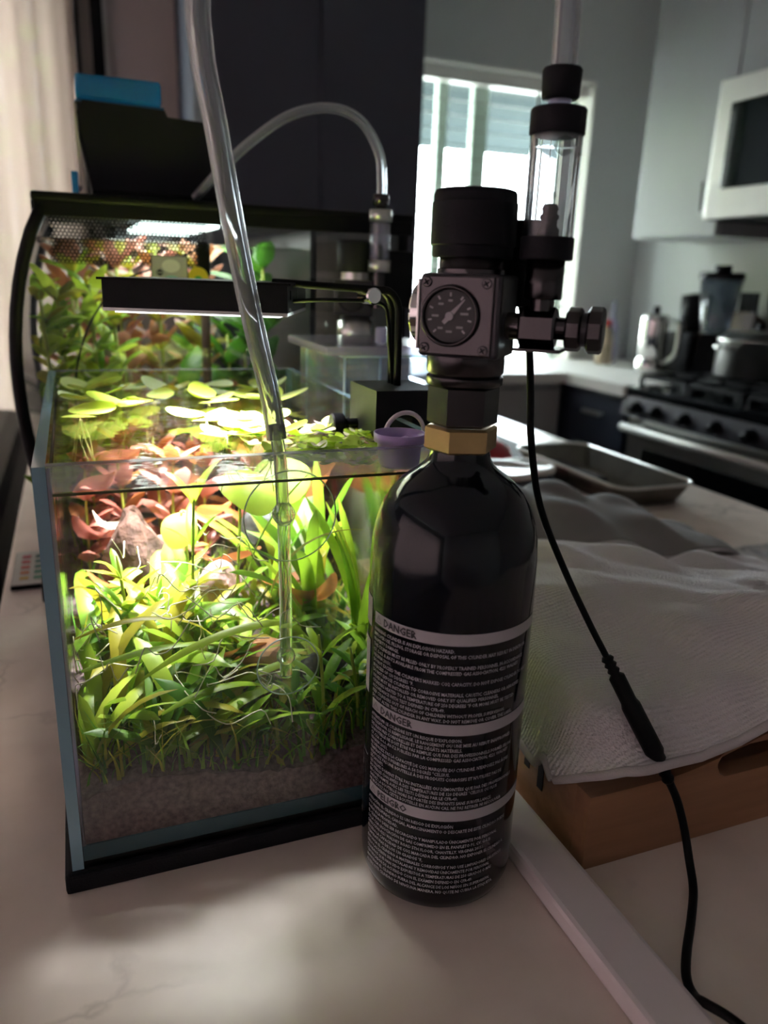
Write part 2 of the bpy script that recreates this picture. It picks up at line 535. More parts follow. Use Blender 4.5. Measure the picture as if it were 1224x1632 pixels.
def mk(name, me, parent=None, label=None, cat=None, group=None, kind=None):
    o = bpy.data.objects.new(name, me)
    COL.objects.link(o)
    if parent is not None:
        o.parent = parent
    tag(o, label, cat, group, kind)
    return o


def tag(o, label=None, cat=None, group=None, kind=None):
    if label: o['label'] = label
    if cat: o['category'] = cat
    if group: o['group'] = group
    if kind: o['kind'] = kind
    return o


def thing(name, label, cat, loc=(0, 0, 0), group=None, kind=None, rz=0.0):
    o = bpy.data.objects.new(name, None)
    o.empty_display_size = 0.02
    COL.objects.link(o)
    o.location = loc
    o.rotation_euler = (0, 0, rz)
    return tag(o, label, cat, group, kind)


def rel(o, parent):
    """parent an object built in world coordinates, keeping it in place"""
    o.parent = parent
    o.matrix_parent_inverse = parent.matrix_basis.inverted()
    return o


def struct(name, mb, mats, label=None, cat=None):
    return mb.build(name, mats, None, label, cat, None, 'structure')


def Tm(x, y, z):
    return Matrix.Translation((x, y, z))


def Rm(a, ax):
    return Matrix.Rotation(a, 4, ax)


def catmull(pts, n=10):
    P = [Vector(p) for p in pts]
    P = [P[0] * 2 - P[1]] + P + [P[-1] * 2 - P[-2]]
    out = []
    for i in range(1, len(P) - 2):
        a, b, c, d = P[i - 1], P[i], P[i + 1], P[i + 2]
        for k in range(n):
            t = k / n
            out.append(0.5 * ((2 * b) + (c - a) * t + (2 * a - 5 * b + 4 * c - d) * t * t + (3 * b - a - 3 * c + d) * t ** 3))
    out.append(P[-2])
    return out


# ------------------------------------------------------------------ the room
FZ, CZ = -0.91, 1.55
struct('floor', MB().box((-2.5, -2.6, FZ - 0.05), (2.55, 3.15, FZ)), M_floor, 'dark wooden floor of the kitchen', 'floor')
struct('ceiling', MB().box((-2.5, -2.6, CZ), (2.55, 3.15, CZ + 0.05)), M_ceil, 'pale flat ceiling of the room', 'ceiling')
# back wall with two openings: kitchen window and curtained glass door
wx0, wx1, wz0, wz1 = 1.08, 2.095, -0.02, 1.13
dx0, dx1, dz1 = -1.65, 0.05, 1.38
b = MB()
Y0, Y1 = 3.0, 3.15
b.box((-2.5, Y0, FZ), (dx0, Y1, CZ)).box((dx0, Y0, dz1), (dx1, Y1, CZ)).box((0.9, Y0, FZ), (wx0, Y1, CZ))
b.box((wx0, Y0, FZ), (wx1, Y1, wz0)).box((wx0, Y0, wz1), (wx1, Y1, CZ)).box((wx1, Y0, FZ), (2.55, Y1, CZ))
struct('wall_back', b, M_wall, 'grey painted wall with the kitchen window', 'wall')
struct('wall_side', MB().box((dx1, Y0, FZ), (0.9, Y1, CZ)), M_taupe, 'taupe wall strip between the curtain and the tall black cabinet', 'wall')
struct('wall_right', MB().box((2.4, -2.6, FZ), (2.55, 3.0, CZ)), M_wall, 'grey painted wall behind the stove', 'wall')
b = MB()
b.box((-2.5, -2.6, FZ), (-2.4, -2.0, CZ)).box((-2.5, 1.6, FZ), (-2.4, 3.0, CZ)).box((-2.5, -2.0, FZ), (-2.4, 1.6, -0.5)).box((-2.5, -2.0, 1.2), (-2.4, 1.6, CZ))
struct('wall_left', b, M_pale, 'pale wall of the room with an added wide opening for fill light', 'wall')
side_cur = MB()  # unseen curtained opening, added to brighten the foreground softly
vv, ff = [], []
for i in range(181):
    y = -2.05 + 3.7 * i / 180
    x = -2.36 + 0.018 * math.sin(y * 40) + 0.006 * math.sin(y * 97)
    vv += [(x, y, -0.6), (x, y, 1.3)]
for i in range(180):
    ff.append((i * 2, i * 2 + 2, i * 2 + 3, i * 2 + 1))
side_cur.add(vv, ff, 0, True)
side_cur.build('fill_curtain', M_fillcur, None, 'added beige curtain over the fill light opening in the left wall', 'curtain').modifiers.new('thick', 'SOLIDIFY').thickness = 0.0008
struct('wall_front', MB().box((-2.5, -2.7, FZ), (2.55, -2.6, CZ)), M_pale, 'pale painted wall behind the viewer', 'wall')

# kitchen window with casing, sashes, panes and blind slats
win = thing('window_1', 'bright kitchen window with white casing and open blinds', 'window', ((wx0 + wx1) / 2, 3.0, wz0), kind='structure')
rel(MB().box((wx0 - 0.02, 2.965, wz0 - 0.02), (wx1 + 0.02, 2.999, wz0), bev=0.003).build('sill', M_white), win)
b = MB()
b.box((wx0, 3.001, wz0), (wx0 + 0.008, 3.149, wz1)).box((wx1 - 0.008, 3.001, wz0), (wx1, 3.149, wz1)).box((wx0 + 0.008, 3.001, wz1 - 0.008), (wx1 - 0.008, 3.149, wz1)).box((wx0 + 0.008, 3.001, wz0), (wx1 - 0.008, 3.149, wz0 + 0.008))
rel(b.build('reveal', M_white), win)
for (xa, xb) in ((1.43, 1.475), (1.59, 1.66), (2.055, 2.087)):
    rel(MB().box((xa, 3.115, wz0 + 0.01), (xb, 3.148, wz1 - 0.01)).build('mullion', M_sash), win)
for (xa, xb) in ((1.09, 1.43), (1.475, 1.59), (1.66, 2.055)):
    rel(MB().box((xa, 3.130, wz0 + 0.01), (xb, 3.134, wz1 - 0.01)).build('pane', M_winglass), win)
rel(MB().box((wx0 + 0.01, 3.055, wz1 - 0.055), (wx1 - 0.01, 3.11, wz1 - 0.009), bev=0.004).build('headrail', M_white), win)
slm = MB().box((wx0 + 0.012 - 1.59, -0.022, -0.0014), (wx1 - 0.012 - 1.59, 0.022, 0.0014)).mesh('slat', M_slat)
for k in range(20):
    o = mk('slat', slm)
    o.location = (1.59, 3.084, wz0 + 0.035 + k * 0.0525)
    o.rotation_euler = (math.radians(10), 0, 0)
    rel(o, win)
for xx in (1.30, 1.86):
    rel(MB().box((xx - 0.008, 3.058, wz0 + 0.02), (xx + 0.008, 3.0595, wz1 - 0.055)).build('ladder_tape', M_slat), win)

# curtained glass door at the far left
gd = thing('door_1', 'glass door with daylight and greenery behind the sheer curtain', 'door', (-0.8, 3.05, FZ), kind='structure')
for (xa, xb) in ((dx0, dx0 + 0.06), (-0.83, -0.77), (dx1 - 0.05, dx1)):
    rel(MB().box((xa, 3.05, FZ), (xb, 3.1, dz1), bev=0.004).build('stile', M_white), gd)
rel(MB().box((dx0 + 0.06, 3.05, dz1 - 0.06), (dx1 - 0.05, 3.1, dz1)).build('rail', M_white), gd)
for (xa, xb) in ((dx0 + 0.06, -0.83), (-0.77, dx1 - 0.05)):
    rel(MB().box((xa, 3.07, FZ), (xb, 3.075, dz1 - 0.06)).build('pane', M_winglass), gd)
# pleated sheer curtain
b = MB()
nx = 160
vv, ff = [], []
for i in range(nx + 1):
    x = -1.7 + (0.075 + 1.7) * i / nx
    y = 2.93 + 0.016 * math.sin(x * 46) + 0.006 * math.sin(x * 113 + 1)
    for z in (FZ + 0.02, 0.2, 1.42):
        vv.append((x, y + 0.004 * math.sin(z * 5 + x * 20), z))
for i in range(nx):
    for j in range(2):
        ff.append((i * 3 + j, i * 3 + 3 + j, i * 3 + 4 + j, i * 3 + 1 + j))
b.add(vv, ff, 0, True)
cur = b.build('sheer_curtain', M_sheer, None, 'beige sheer curtain hanging over the daylit glass door', 'curtain')
sol = cur.modifiers.new('thick', 'SOLIDIFY'); sol.thickness = 0.0008
# dark frame strips beside the curtain
struct('trim_1', MB().box((0.128, 2.955, FZ), (0.165, 2.999, CZ), bev=0.003), M_black, 'black upright frame strip beside the curtain', 'trim')
struct('trim_2', MB().box((0.166, 2.97, FZ), (0.178, 2.999, CZ)), M_white, 'thin white edging beside the black strip', 'trim')
struct('trim_3', MB().box((0.078, 2.972, FZ), (0.092, 2.999, CZ)), M_black, 'thin dark upright strip next to the curtain edge', 'trim')

# outdoors: paving, patio cover and a leafy tree beyond the curtain
struct('ground_outside', MB().box((-8, 3.3, FZ - 0.2), (12, 14, FZ - 0.1)), M_conc, 'pale paving outside the windows', 'ground')
pc = thing('patio_cover', 'pale grey patio roof seen through the kitchen window top', 'roof', (3.0, 4.2, FZ - 0.1))
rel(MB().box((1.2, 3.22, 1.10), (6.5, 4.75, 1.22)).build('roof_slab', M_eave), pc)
for xx in (3.3, 5.9):
    rel(MB().box((xx, 4.60, FZ - 0.1), (xx + 0.1, 4.70, 1.10)).build('post', M_sash), pc)

fn = thing('sky_block_fence', 'added brown board fence blocking the sky beyond the curtained glass door', 'fence', (-1.2, 6.0, FZ - 0.1))  # added to hold back bright sky behind the sheer curtain
fbm = MB().box((-0.095, -0.012, 0), (0.095, 0.012, 3.6), bev=0.004).mesh('board', M_fence)
for k in range(20):
    o = mk('board', fbm)
    o.location = (-3.2 + k * 0.2, 6.0, FZ - 0.1)
    rel(o, fn)
tr = thing('garden_tree', 'leafy green tree outside the curtained door', 'tree', (-0.9, 4.7, FZ - 0.1))
rel(MB().sweep([(-0.9, 4.7, FZ - 0.1), (-0.87, 4.72, 0.0), (-0.82, 4.7, 0.9), (-0.7, 4.7, 1.5)], [0.06, 0.05, 0.04, 0.02], 10).build('trunk', M_wood2), tr)
b = MB()
rt = random.Random(3)
for k in range(520):
    x = rt.gauss(-0.62, 0.42); y = 4.6 + rt.gauss(0, 0.3); z = rt.uniform(-0.5, 1.5)
    s_ = rt.uniform(0.04, 0.10)
    Mx = Tm(x, y, z) @ Rm(rt.uniform(0, 6), 'Z') @ Rm(rt.uniform(-1, 1), 'X')
    b.add([(-s_, 0, 0), (0, 0.006, -s_ * 0.45), (s_, 0, 0), (0, 0.006, s_ * 0.45)], [(0, 1, 2, 3)], 0, False, Mx)
rel(b.build('foliage', M_foil, kind='stuff'), tr)

# tall near-black cabinet in the middle of the view
pt = thing('pantry_cabinet', 'tall near-black cabinet between grey wall and kitchen window', 'cabinet', (0.72, 2.7, FZ))
rel(MB().box((0.395, 2.40, FZ), (1.045, 2.99, 1.5)).build('body', M_darkp), pt)
rel(MB().box((0.398, 2.381, FZ + 0.1), (0.719, 2.399, 1.48), bev=0.002).build('door', M_darkp), pt)
rel(MB().box((0.722, 2.381, FZ + 0.1), (1.042, 2.399, 1.48), bev=0.002).build('door', M_darkp), pt)
# ------------------------------------------------------------------ kitchen island
struct_isl = thing('island_cabinet', 'dark island base under the marble worktop', 'cabinet', (0.45, 0.8, FZ))
rel(MB().box((-0.04, -0.25, FZ), (0.95, 2.0, -0.031)).build('body', M_navy), struct_isl)
for k in range(4):
    y = -0.2 + k * 0.54
    rel(MB().box((0.951, y, FZ + 0.1), (0.968, y + 0.52, -0.05), bev=0.003).build('door', M_navy), struct_isl)
MB().box((-0.09, -0.3, -0.03), (0.99, 2.05, 0.0), bev=0.003).build('island_worktop', M_marble, None, 'veined white marble worktop carrying the aquarium and black cylinder', 'worktop')

# ------------------------------------------------------------------ kitchen run on the right
cb = thing('drawer_cabinet', 'navy base cabinet with drawer beside the stove', 'cabinet', (2.08, 2.35, FZ))
rel(MB().box((1.80, 2.18, FZ), (2.395, 2.95, -0.041)).build('body', M_navy), cb)
d = rel(MB().box((1.778, 2.19, -0.24), (1.80, 2.50, -0.055), bev=0.003).build('drawer', M_navy), cb)
h = MB().box((1.752, 2.29, -0.13), (1.762, 2.40, -0.115), bev=0.002).box((1.76, 2.30, -0.128), (1.78, 2.308, -0.118)).box((1.76, 2.382, -0.128), (1.78, 2.39, -0.118)).build('handle', M_steel)
h.parent = d
rel(MB().box((1.778, 2.19, FZ + 0.1), (1.80, 2.50, -0.25), bev=0.003).build('door', M_navy), cb)
bc2 = thing('sink_cabinet', 'taupe base cabinet below the kitchen window', 'cabinet', (1.42, 2.75, FZ))
rel(MB().box((1.05, 2.58, FZ), (1.77, 2.99, -0.041)).build('body', M_tcab), bc2)
rel(MB().box((1.06, 2.56, FZ + 0.1), (1.40, 2.579, -0.06), bev=0.002).build('door', M_tcab), bc2)
rel(MB().box((1.41, 2.56, FZ + 0.1), (1.765, 2.579, -0.06), bev=0.002).build('door', M_tcab), bc2)
b = MB()
pts = [(1.05, 2.53), (1.755, 2.53), (1.755, 2.175), (2.395, 2.175), (2.395, 2.995), (1.05, 2.995)]
n = len(pts)
b.add([(x, y, -0.04) for x, y in pts] + [(x, y, 0.0) for x, y in pts],
      [tuple(range(n))[::-1], tuple(range(n, 2 * n))] + [(k, (k + 1) % n, n + (k + 1) % n, n + k) for k in range(n)])
b.build('corner_worktop', M_white, None, 'pale corner worktop under the window running to the stove', 'worktop')

# stove
st = thing('gas_range', 'stainless gas range with black oven window', 'stove', (2.05, 1.78, FZ))
RY0, RY1 = 1.40, 2.168
rel(MB().box((1.82, RY0, FZ + 0.05), (2.39, RY1, -0.03), bev=0.004).build('body', M_steel), st)
rel(MB().box((1.76, RY0, -0.03), (2.39, RY1, 0.0), bev=0.006).build('cooktop', M_ovglass), st)
b = MB().prism([(1.765, -0.03), (1.745, -0.095), (1.82, -0.095), (1.82, -0.03)], RY0, RY1)
cp = rel(b.build('control_panel', M_gun2), st)
for y in (1.47, 1.60, 1.73, 1.86, 1.99, 2.09):
    Mx = Tm(1.755, y, -0.062) @ Rm(-PI / 2 - 0.28, 'Y')
    k = MB().cyl(0.021, 0.0, 0.008, 20, 0, Mx).cyl(0.017, 0.008, 0.034, 20, 0, Mx, ch=0.003).box((-0.003, -0.016, 0.03), (0.003, 0.016, 0.038), 0, Mx).build('knob', M_black)
    rel(k, st)
dr = rel(MB().box((1.785, RY0 + 0.005, -0.62), (1.82, RY1 - 0.005, -0.105), bev=0.005).build('oven_door', M_steel), st)
w = MB().box((1.781, RY0 + 0.09, -0.56), (1.784, RY1 - 0.09, -0.20), bev=0.001).build('oven_window', M_ovglass); w.parent = dr
hd = MB().sweep([(1.735, RY0 + 0.03, -0.135), (1.735, RY1 - 0.03, -0.135)], 0.014, 14).box((1.735, RY0 + 0.06, -0.145), (1.79, RY0 + 0.085, -0.125)).box((1.735, RY1 - 0.085, -0.145), (1.79, RY1 - 0.06, -0.125)).build('oven_handle', M_satin); hd.parent = dr
rel(MB().box((1.785, RY0 + 0.005, FZ + 0.06), (1.82, RY1 - 0.005, -0.63), bev=0.005).build('drawer', M_steel), st)
for gy in (1.46, 1.70, 1.93):
    b = MB()
    gx0, gx1, gy1 = 1.80, 2.34, gy + 0.21
    for yy in (gy, gy + 0.105, gy1):
        b.box((gx0, yy - 0.006, 0.028), (gx1, yy + 0.006, 0.042))
    for xx in (gx0, gx0 + 0.135, gx0 + 0.27, gx0 + 0.405, gx1):
        b.box((xx - 0.006, gy, 0.028), (xx + 0.006, gy1, 0.042))
        b.box((xx - 0.006, gy - 0.006, 0.0), (xx + 0.006, gy + 0.006, 0.03)).box((xx - 0.006, gy1 - 0.006, 0.0), (xx + 0.006, gy1 + 0.006, 0.03))
    rel(b.build('grate', M_matte), st)
    for xx in (1.935, 2.205):
        rel(MB().cyl(0.04, 0.0, 0.016, 20, 0, None, (xx, gy + 0.105, 0), 0.003).build('burner', M_black), st)

# microwave over the stove
mw = thing('microwave', 'stainless over-the-range microwave with dark glass door', 'microwave', (2.15, 1.78, 0.545))
rel(MB().box((2.0, RY0, 0.545), (2.39, RY1 - 0.01, 0.96), bev=0.004).build('body', M_black), mw)
dr = rel(MB().box((1.972, RY0, 0.548), (1.999, RY1 - 0.012, 0.958), bev=0.004).build('door', M_satin), mw)
w = MB().box((1.968, RY0 + 0.02, 0.635), (1.971, RY1 - 0.075, 0.885), bev=0.001).build('window', M_mwglass); w.parent = dr
w = MB().sweep([(1.955, RY1 - 0.02, 0.57), (1.948, RY1 - 0.02, 0.66)], 0.004, 8).build('latch', M_black); w.parent = dr

# wall cabinets
uc = thing('wall_cabinet', 'tall pale grey wall cabinet left of the microwave', 'cabinet', (2.22, 2.38, 0.5))
rel(MB().box((2.07, RY1, 0.5), (2.395, 2.60, 1.50)).build('body', M_gcab), uc)
rel(MB().box((2.05, RY1 + 0.003, 0.503), (2.069, 2.597, 1.497), bev=0.003).build('door', M_gcab), uc)
uc2 = thing('bridge_cabinet', 'pale grey cabinet above the microwave with slim dark pull', 'cabinet', (2.22, 1.78, 0.965))
rel(MB().box((2.07, RY0, 0.965), (2.395, RY1 - 0.001, 1.50)).build('body', M_gcab), uc2)
for ya, yb in ((RY0 + 0.002, 1.783), (1.786, RY1 - 0.003)):
    rel(MB().box((2.05, ya, 0.968), (2.069, yb, 1.497), bev=0.003).build('door', M_gcab), uc2)
rel(MB().box((2.03, 1.80, 1.01), (2.036, 1.81, 1.34), bev=0.002).box((2.034, 1.803, 1.03), (2.052, 1.807, 1.036)).box((2.034, 1.803, 1.31), (2.052, 1.807, 1.316)).build('pull', M_gun), uc2)

# things on the right-hand worktop and stove
o = thing('sauce_bottle', 'small clear bottle with red cap on the corner worktop', 'bottle', (2.13, 2.80, 0))
MB().lathe([(1e-4, 0), (0.033, 0), (0.036, 0.006), (0.036, 0.11), (0.03, 0.135), (0.016, 0.155), (0.016, 0.16)], 20).build('body', pm('amber_sauce', (0.45, 0.36, 0.25), 0.3, var=0.3, scale=20), o)
MB().cyl(0.02, 0.16, 0.185, 20, ch=0.002).build('cap', M_red, o)
o = thing('spray_bottle', 'slim clear bottle behind the red-capped bottle', 'bottle', (2.22, 2.88, 0))
MB().lathe([(1e-4, 0), (0.028, 0), (0.03, 0.006), (0.03, 0.16), (0.012, 0.2), (0.012, 0.26), (1e-4, 0.262)], 18).build('body', M_acryl_lid, o)
o = thing('steel_press', 'shiny steel press pot with angular handle beside the stove', 'press pot', (2.13, 2.50, 0))
MB().lathe([(1e-4, 0), (0.055, 0), (0.057, 0.004), (0.057, 0.05), (0.050, 0.056), (0.050, 0.062), (0.053, 0.07), (0.053, 0.205), (0.049, 0.222), (0.02, 0.228), (1e-4, 0.228)], 28).build('body', M_chrome, o)
MB().cyl(0.014, 0.226, 0.255, 16, ch=0.004).build('lid_knob', M_black, o)
b = MB()
hp = [(0.045, -0.02, 0.205), (0.088, -0.045, 0.195), (0.095, -0.05, 0.17), (0.094, -0.05, 0.09), (0.07, -0.035, 0.055), (0.05, -0.025, 0.045)]
b.sweep(catmull(hp, 5), 0.009, 10)
hh = b.build('handle', M_steel, o); hh.rotation_euler = (0, 0, -0.8)
o = thing('coffee_grinder', 'black grinder with tall hopper behind the press pot', 'grinder', (2.28, 2.46, 0))
MB().box((-0.06, -0.07, 0), (0.06, 0.07, 0.16), bev=0.01).build('base', M_black, o)
MB().lathe([(0.035, 0.16), (0.05, 0.2), (0.055, 0.3), (1e-4, 0.31)], 20).build('hopper', M_black, o)
o = thing('blender_jug', 'black blender with clear jug and dark lid by the stove', 'blender', (2.20, 2.26, 0))
MB().lathe([(1e-4, 0), (0.085, 0), (0.08, 0.09), (0.06, 0.17), (1e-4, 0.17)], 4, smooth=False).build('base', M_black, o)
MB().lathe([(0.05, 0.17), (0.075, 0.36), (0.072, 0.36), (0.047, 0.172)], 24).build('jug', M_smoke, o)
MB().cyl(0.078, 0.36, 0.385, 24, ch=0.005).cyl(0.03, 0.385, 0.41, 16).build('lid', M_black, o)
o = thing('knife_block', 'dark wooden block between blender and pot', 'knife block', (2.33, 2.24, 0))
MB().prism([(-0.05, 0), (0.04, 0), (0.04, 0.22), (-0.02, 0.25)], -0.05, 0.05).build('body', M_wood2, o)
for k in range(3):
    MB().box((-0.012, -0.035 + k * 0.03, 0.235), (0.008, -0.02 + k * 0.03, 0.32), bev=0.002).build('knife_handle', M_black, o)
o = thing('cooking_pot', 'wide stainless cooking pot with lid on the back burner', 'pot', (2.16, 2.01, 0.043))
MB().lathe([(1e-4, 0), (0.125, 0), (0.13, 0.006), (0.13, 0.12), (0.134, 0.124), (0.128, 0.126), (0.1, 0.148), (1e-4, 0.158)], 36).build('body', M_steel, o)
MB().sweep(catmull([(-0.13, 0.03, 0.095), (-0.165, 0.025, 0.1), (-0.165, -0.025, 0.1), (-0.13, -0.03, 0.095)], 5), 0.006, 8).build('handle', M_steel, o)
MB().cyl(0.016, 0.156, 0.18, 16, ch=0.003).build('lid_knob', M_black, o)
o = thing('black_skillet', 'round black skillet leaning on the wall behind the pot', 'skillet', (2.37, 2.06, 0.30), rz=0)
MB().lathe([(1e-4, 0), (0.085, 0), (0.105, 0.035), (0.101, 0.035), (0.082, 0.004), (1e-4, 0.004)], 28, 0, Rm(-PI / 2, 'Y')).build('body', M_black, o)
MB().sweep([(-0.01, 0, 0.1), (-0.012, 0, 0.26)], 0.01, 8).build('handle', M_black, o)
o = thing('utensil_crock', 'pale crock of utensils against the wall right of the pot', 'crock', (2.30, 1.88, 0.043))
MB().lathe([(1e-4, 0), (0.05, 0), (0.055, 0.01), (0.055, 0.15), (0.05, 0.15), (0.048, 0.01), (1e-4, 0.01)], 24).build('crock_body', M_white, o)
for k, (dx, dy, hgt) in enumerate(((0.01, 0.02, 0.3), (-0.02, -0.01, 0.33), (0.02, -0.02, 0.28))):
    MB().sweep([(dx * 0.4, dy * 0.4, 0.02), (dx * 1.6, dy * 1.6, hgt)], 0.005, 8).lathe([(1e-4, 0), (0.02, 0.015), (0.024, 0.035), (0.015, 0.06), (1e-4, 0.065)], 12, 0, Tm(dx * 1.6, dy * 1.6, hgt - 0.01)).build('utensil', M_wood2 if k else M_steel, o)

# a black chair beyond the island's left edge
ch = thing('dining_chair', 'brown-backed dining chair near the curtain beyond the black sofa', 'chair', (-0.40, 2.62, FZ), rz=0.5)
MB().box((-0.21, -0.2, 0.43), (0.21, 0.22, 0.48), bev=0.015).build('seat', M_black, ch)
MB().box((-0.21, 0.19, 0.5), (0.21, 0.23, 0.78), bev=0.012).build('backrest', pm('brown_leather', (0.10, 0.045, 0.03), 0.4), ch)
for sx in (-0.19, 0.19):
    MB().sweep([(sx, -0.18, 0), (sx, -0.17, 0.44)], 0.014, 8).build('leg', M_black, ch)
    MB().sweep([(sx, 0.22, 0), (sx, 0.2, 0.45), (sx, 0.215, 0.77)], 0.014, 8).build('leg', M_black, ch)

sf = thing('black_sofa', 'black sofa in the dark beyond the left worktop edge', 'sofa', (-0.55, 1.8, FZ))
rel(MB().box((-1.0, 1.22, FZ + 0.06), (-0.14, 2.32, FZ + 0.42), bev=0.03).build('seat_base', M_black), sf)
rel(MB().box((-0.34, 1.22, FZ + 0.40), (-0.135, 2.32, -0.045), bev=0.04).build('backrest', M_black), sf)
for ya in (1.22, 2.16):
    rel(MB().box((-1.0, ya, FZ + 0.40), (-0.345, ya + 0.16, FZ + 0.62), bev=0.03).build('armrest', M_black), sf)
for (xx, yy) in ((-0.95, 1.28), (-0.2, 1.28), (-0.95, 2.26), (-0.2, 2.26)):
    rel(MB().cyl(0.022, FZ, FZ + 0.07, 12, 0, None, (xx, yy, 0)).build('leg', M_wood2), sf)

# ------------------------------------------------------------------ small open aquarium
TX0, TX1, TY0, TY1, TZ = -0.023, 0.200, 0.381, 0.753, 0.240
G = 0.006
BZ = 0.012
tk = thing('aquarium', 'open rimless glass aquarium full of green plants on a black mat', 'aquarium', (0.0885, 0.567, 0))
rel(MB().box((TX0 - 0.004, TY0 - 0.004, 0.0), (TX1 + 0.004, TY1 + 0.004, BZ), bev=0.002).build('base_mat', M_matte), tk)
# panes: clear faces, blue-grey edges
def pane(name, a, c, edge_faces):
    bb = MB().box(a, c)
    bb.mi = [1 if i in edge_faces else 0 for i in range(6)]   # bottom, top, -y, +x, +y, -x
    return rel(bb.build(name, [M_glass, M_gedge]), tk)
pane('side_pane', (TX0, TY0, BZ), (TX0 + G, TY1, TZ), (0, 1, 2, 4))
pane('side_pane', (TX1 - G, TY0, BZ), (TX1, TY1, TZ), (0, 1, 2, 4))
pane('front_pane', (TX0 + G, TY0, BZ), (TX1 - G, TY0 + G, TZ), (0,))
pane('back_pane', (TX0 + G, TY1 - G, BZ), (TX1 - G, TY1, TZ), (0,))
bb = MB().box((TX0 + G, TY0 + G, BZ), (TX1 - G, TY1 - G, BZ + 0.010))
rel(bb.build('bottom_pane', M_gedge2), tk)
# a thin silicone seam in each front corner
for xx in (TX0 + G + 0.0008, TX1 - G - 0.0008):
    rel(MB().sweep([(xx, TY0 + G + 0.0008, BZ + 0.01), (xx, TY0 + G + 0.0008, TZ - 0.002)], 0.0012, 8).build('silicone_seam', M_acryl_lid), tk)
M_film = clear('splash_film', (0.97, 0.97, 1.0), 0.03, 0.1, haze=0.22, hcol=(0.74, 0.70, 0.92))
rel(MB().box((TX0 + G + 0.0005, TY0 + G + 0.0001, 0.2258), (TX1 - G - 0.0005, TY0 + G + 0.0003, TZ - 0.0015)).build('splash_film', M_film), tk)
rel(MB().box((TX0 + G + 0.0002, TY0 + G + 0.0001, 0.2236), (TX1 - G - 0.0002, TY0 + G + 0.0010, 0.2250)).build('waterline', pm('waterline_meniscus', (0.10, 0.11, 0.03), 0.3)), tk)  # dark olive strip standing for the water's meniscus
rel(MB().box((TX0 + G, TY0 + 0.0004, TZ), (TX1 - G, TY0 + G - 0.0004, TZ + 0.0004)).build('polished_edge', M_acryl_lid), tk)
rel(MB().box((TX0 + G, TY1 - G + 0.0004, TZ), (TX1 - G, TY1 - 0.0004, TZ + 0.0004)).build('polished_edge', M_acryl_lid), tk)
M_side = clear('side_glass_film', (0.55, 0.50, 0.46), 0.30, 0.05, haze=0.35, hcol=(0.55, 0.42, 0.36))
rel(MB().box((TX0 + G + 0.0001, TY0 + G + 0.0005, BZ + 0.011), (TX0 + G + 0.0003, TY1 - G - 0.0005, 0.2245)).build('spill_block_film', M_side), tk)  # added film, keeps lamp light from spilling out through the left pane
IX0, IX1, IY0, IY1 = TX0 + G + 0.0004, TX1 - G - 0.0004, TY0 + G + 0.0004, TY1 - G - 0.0004
WZ = 0.2245


def soilz(x, y):
    t = (y - IY0) / (IY1 - IY0)
    u = (x - IX0) / (IX1 - IX0)
    return 0.058 + 0.035 * t + 0.006 * math.sin(u * 5 + 1) + 0.004 * math.sin(t * 17 + u * 9) - 0.012 * max(0, 1 - t * 6) * (1 - u)


# soil bed: closed body with a lumpy top
b = MB()
nx, ny = 40, 50
vv, ff = [], []
for j in range(ny + 1):
    for i in range(nx + 1):
        x = IX0 + (IX1 - IX0) * i / nx
        y = IY0 + (IY1 - IY0) * j / ny
        vv.append((x, y, soilz(x, y) + random.uniform(-0.0015, 0.0015)))
for j in range(ny):
    for i in range(nx):
        a = j * (nx + 1) + i
        ff.append((a, a + 1, a + nx + 2, a + nx + 1))
rim = [i for i in range(nx + 1)] + [(j) * (nx + 1) + nx for j in range(1, ny + 1)] + [ny * (nx + 1) + i for i in range(nx - 1, -1, -1)] + [j * (nx + 1) for j in range(ny - 1, 0, -1)]
o0 = len(vv)
for r_ in rim:
    x, y, z = vv[r_]
    vv.append((x, y, BZ + 0.0105))
for k in range(len(rim)):
    k2 = (k + 1) % len(rim)
    ff.append((rim[k2], rim[k], o0 + k, o0 + k2))
b.add(vv, ff, 0, False)
b.build('aquarium_soil', M_soil, None, 'dark brown soil bed along the bottom of the small aquarium', 'soil', kind='stuff')
b = MB().box((IX0 + 0.0006, IY0 + 0.0006, BZ + 0.0115), (IX1 - 0.0006, IY1 - 0.0006, WZ))
# keep only the water's top sheet and its sides
b.build('aquarium_water', M_water, None, 'clear water filling the small aquarium nearly to its rim', 'water', kind='stuff')


# --------------------------------------------- leaf meshes shared by many leaves
def blade_mesh(name, mt, L, w, bend, twist=0.0, seg=7, tip=0.35, cup=0.15, base=0.35):
    """strap or lance leaf growing along +Z, bending to +X; three vertices across"""
    v, f = [], []
    x = z = 0.0
    a = 0.0
    for i in range(seg + 1):
        t = i / seg
        ww = w * min(1.0, base + (1 - base) * min(1, t / 0.3)) * (1.0 if t < 1 - tip else max(0.02, math.sqrt(max(0, 1 - ((t - 1 + tip) / tip) ** 2))))
        tw = twist * t
        for s_ in (-1, 0, 1):
            yy = s_ * ww / 2 * math.cos(tw)
            off = cup * ww * (abs(s_) - 0.5) + s_ * ww / 2 * math.sin(tw)
            v.append((x + off * math.cos(a), yy, z - off * math.sin(a)))
        a = bend * (t ** 1.2)
        x += L / seg * math.sin(a)
        z += L / seg * math.cos(a)
    for i in range(seg):
        for k in range(2):
            q = i * 3 + k
            f.append((q, q + 1, q + 4, q + 3))
    return MB().add(v, f, 0, True).mesh(name, mt)


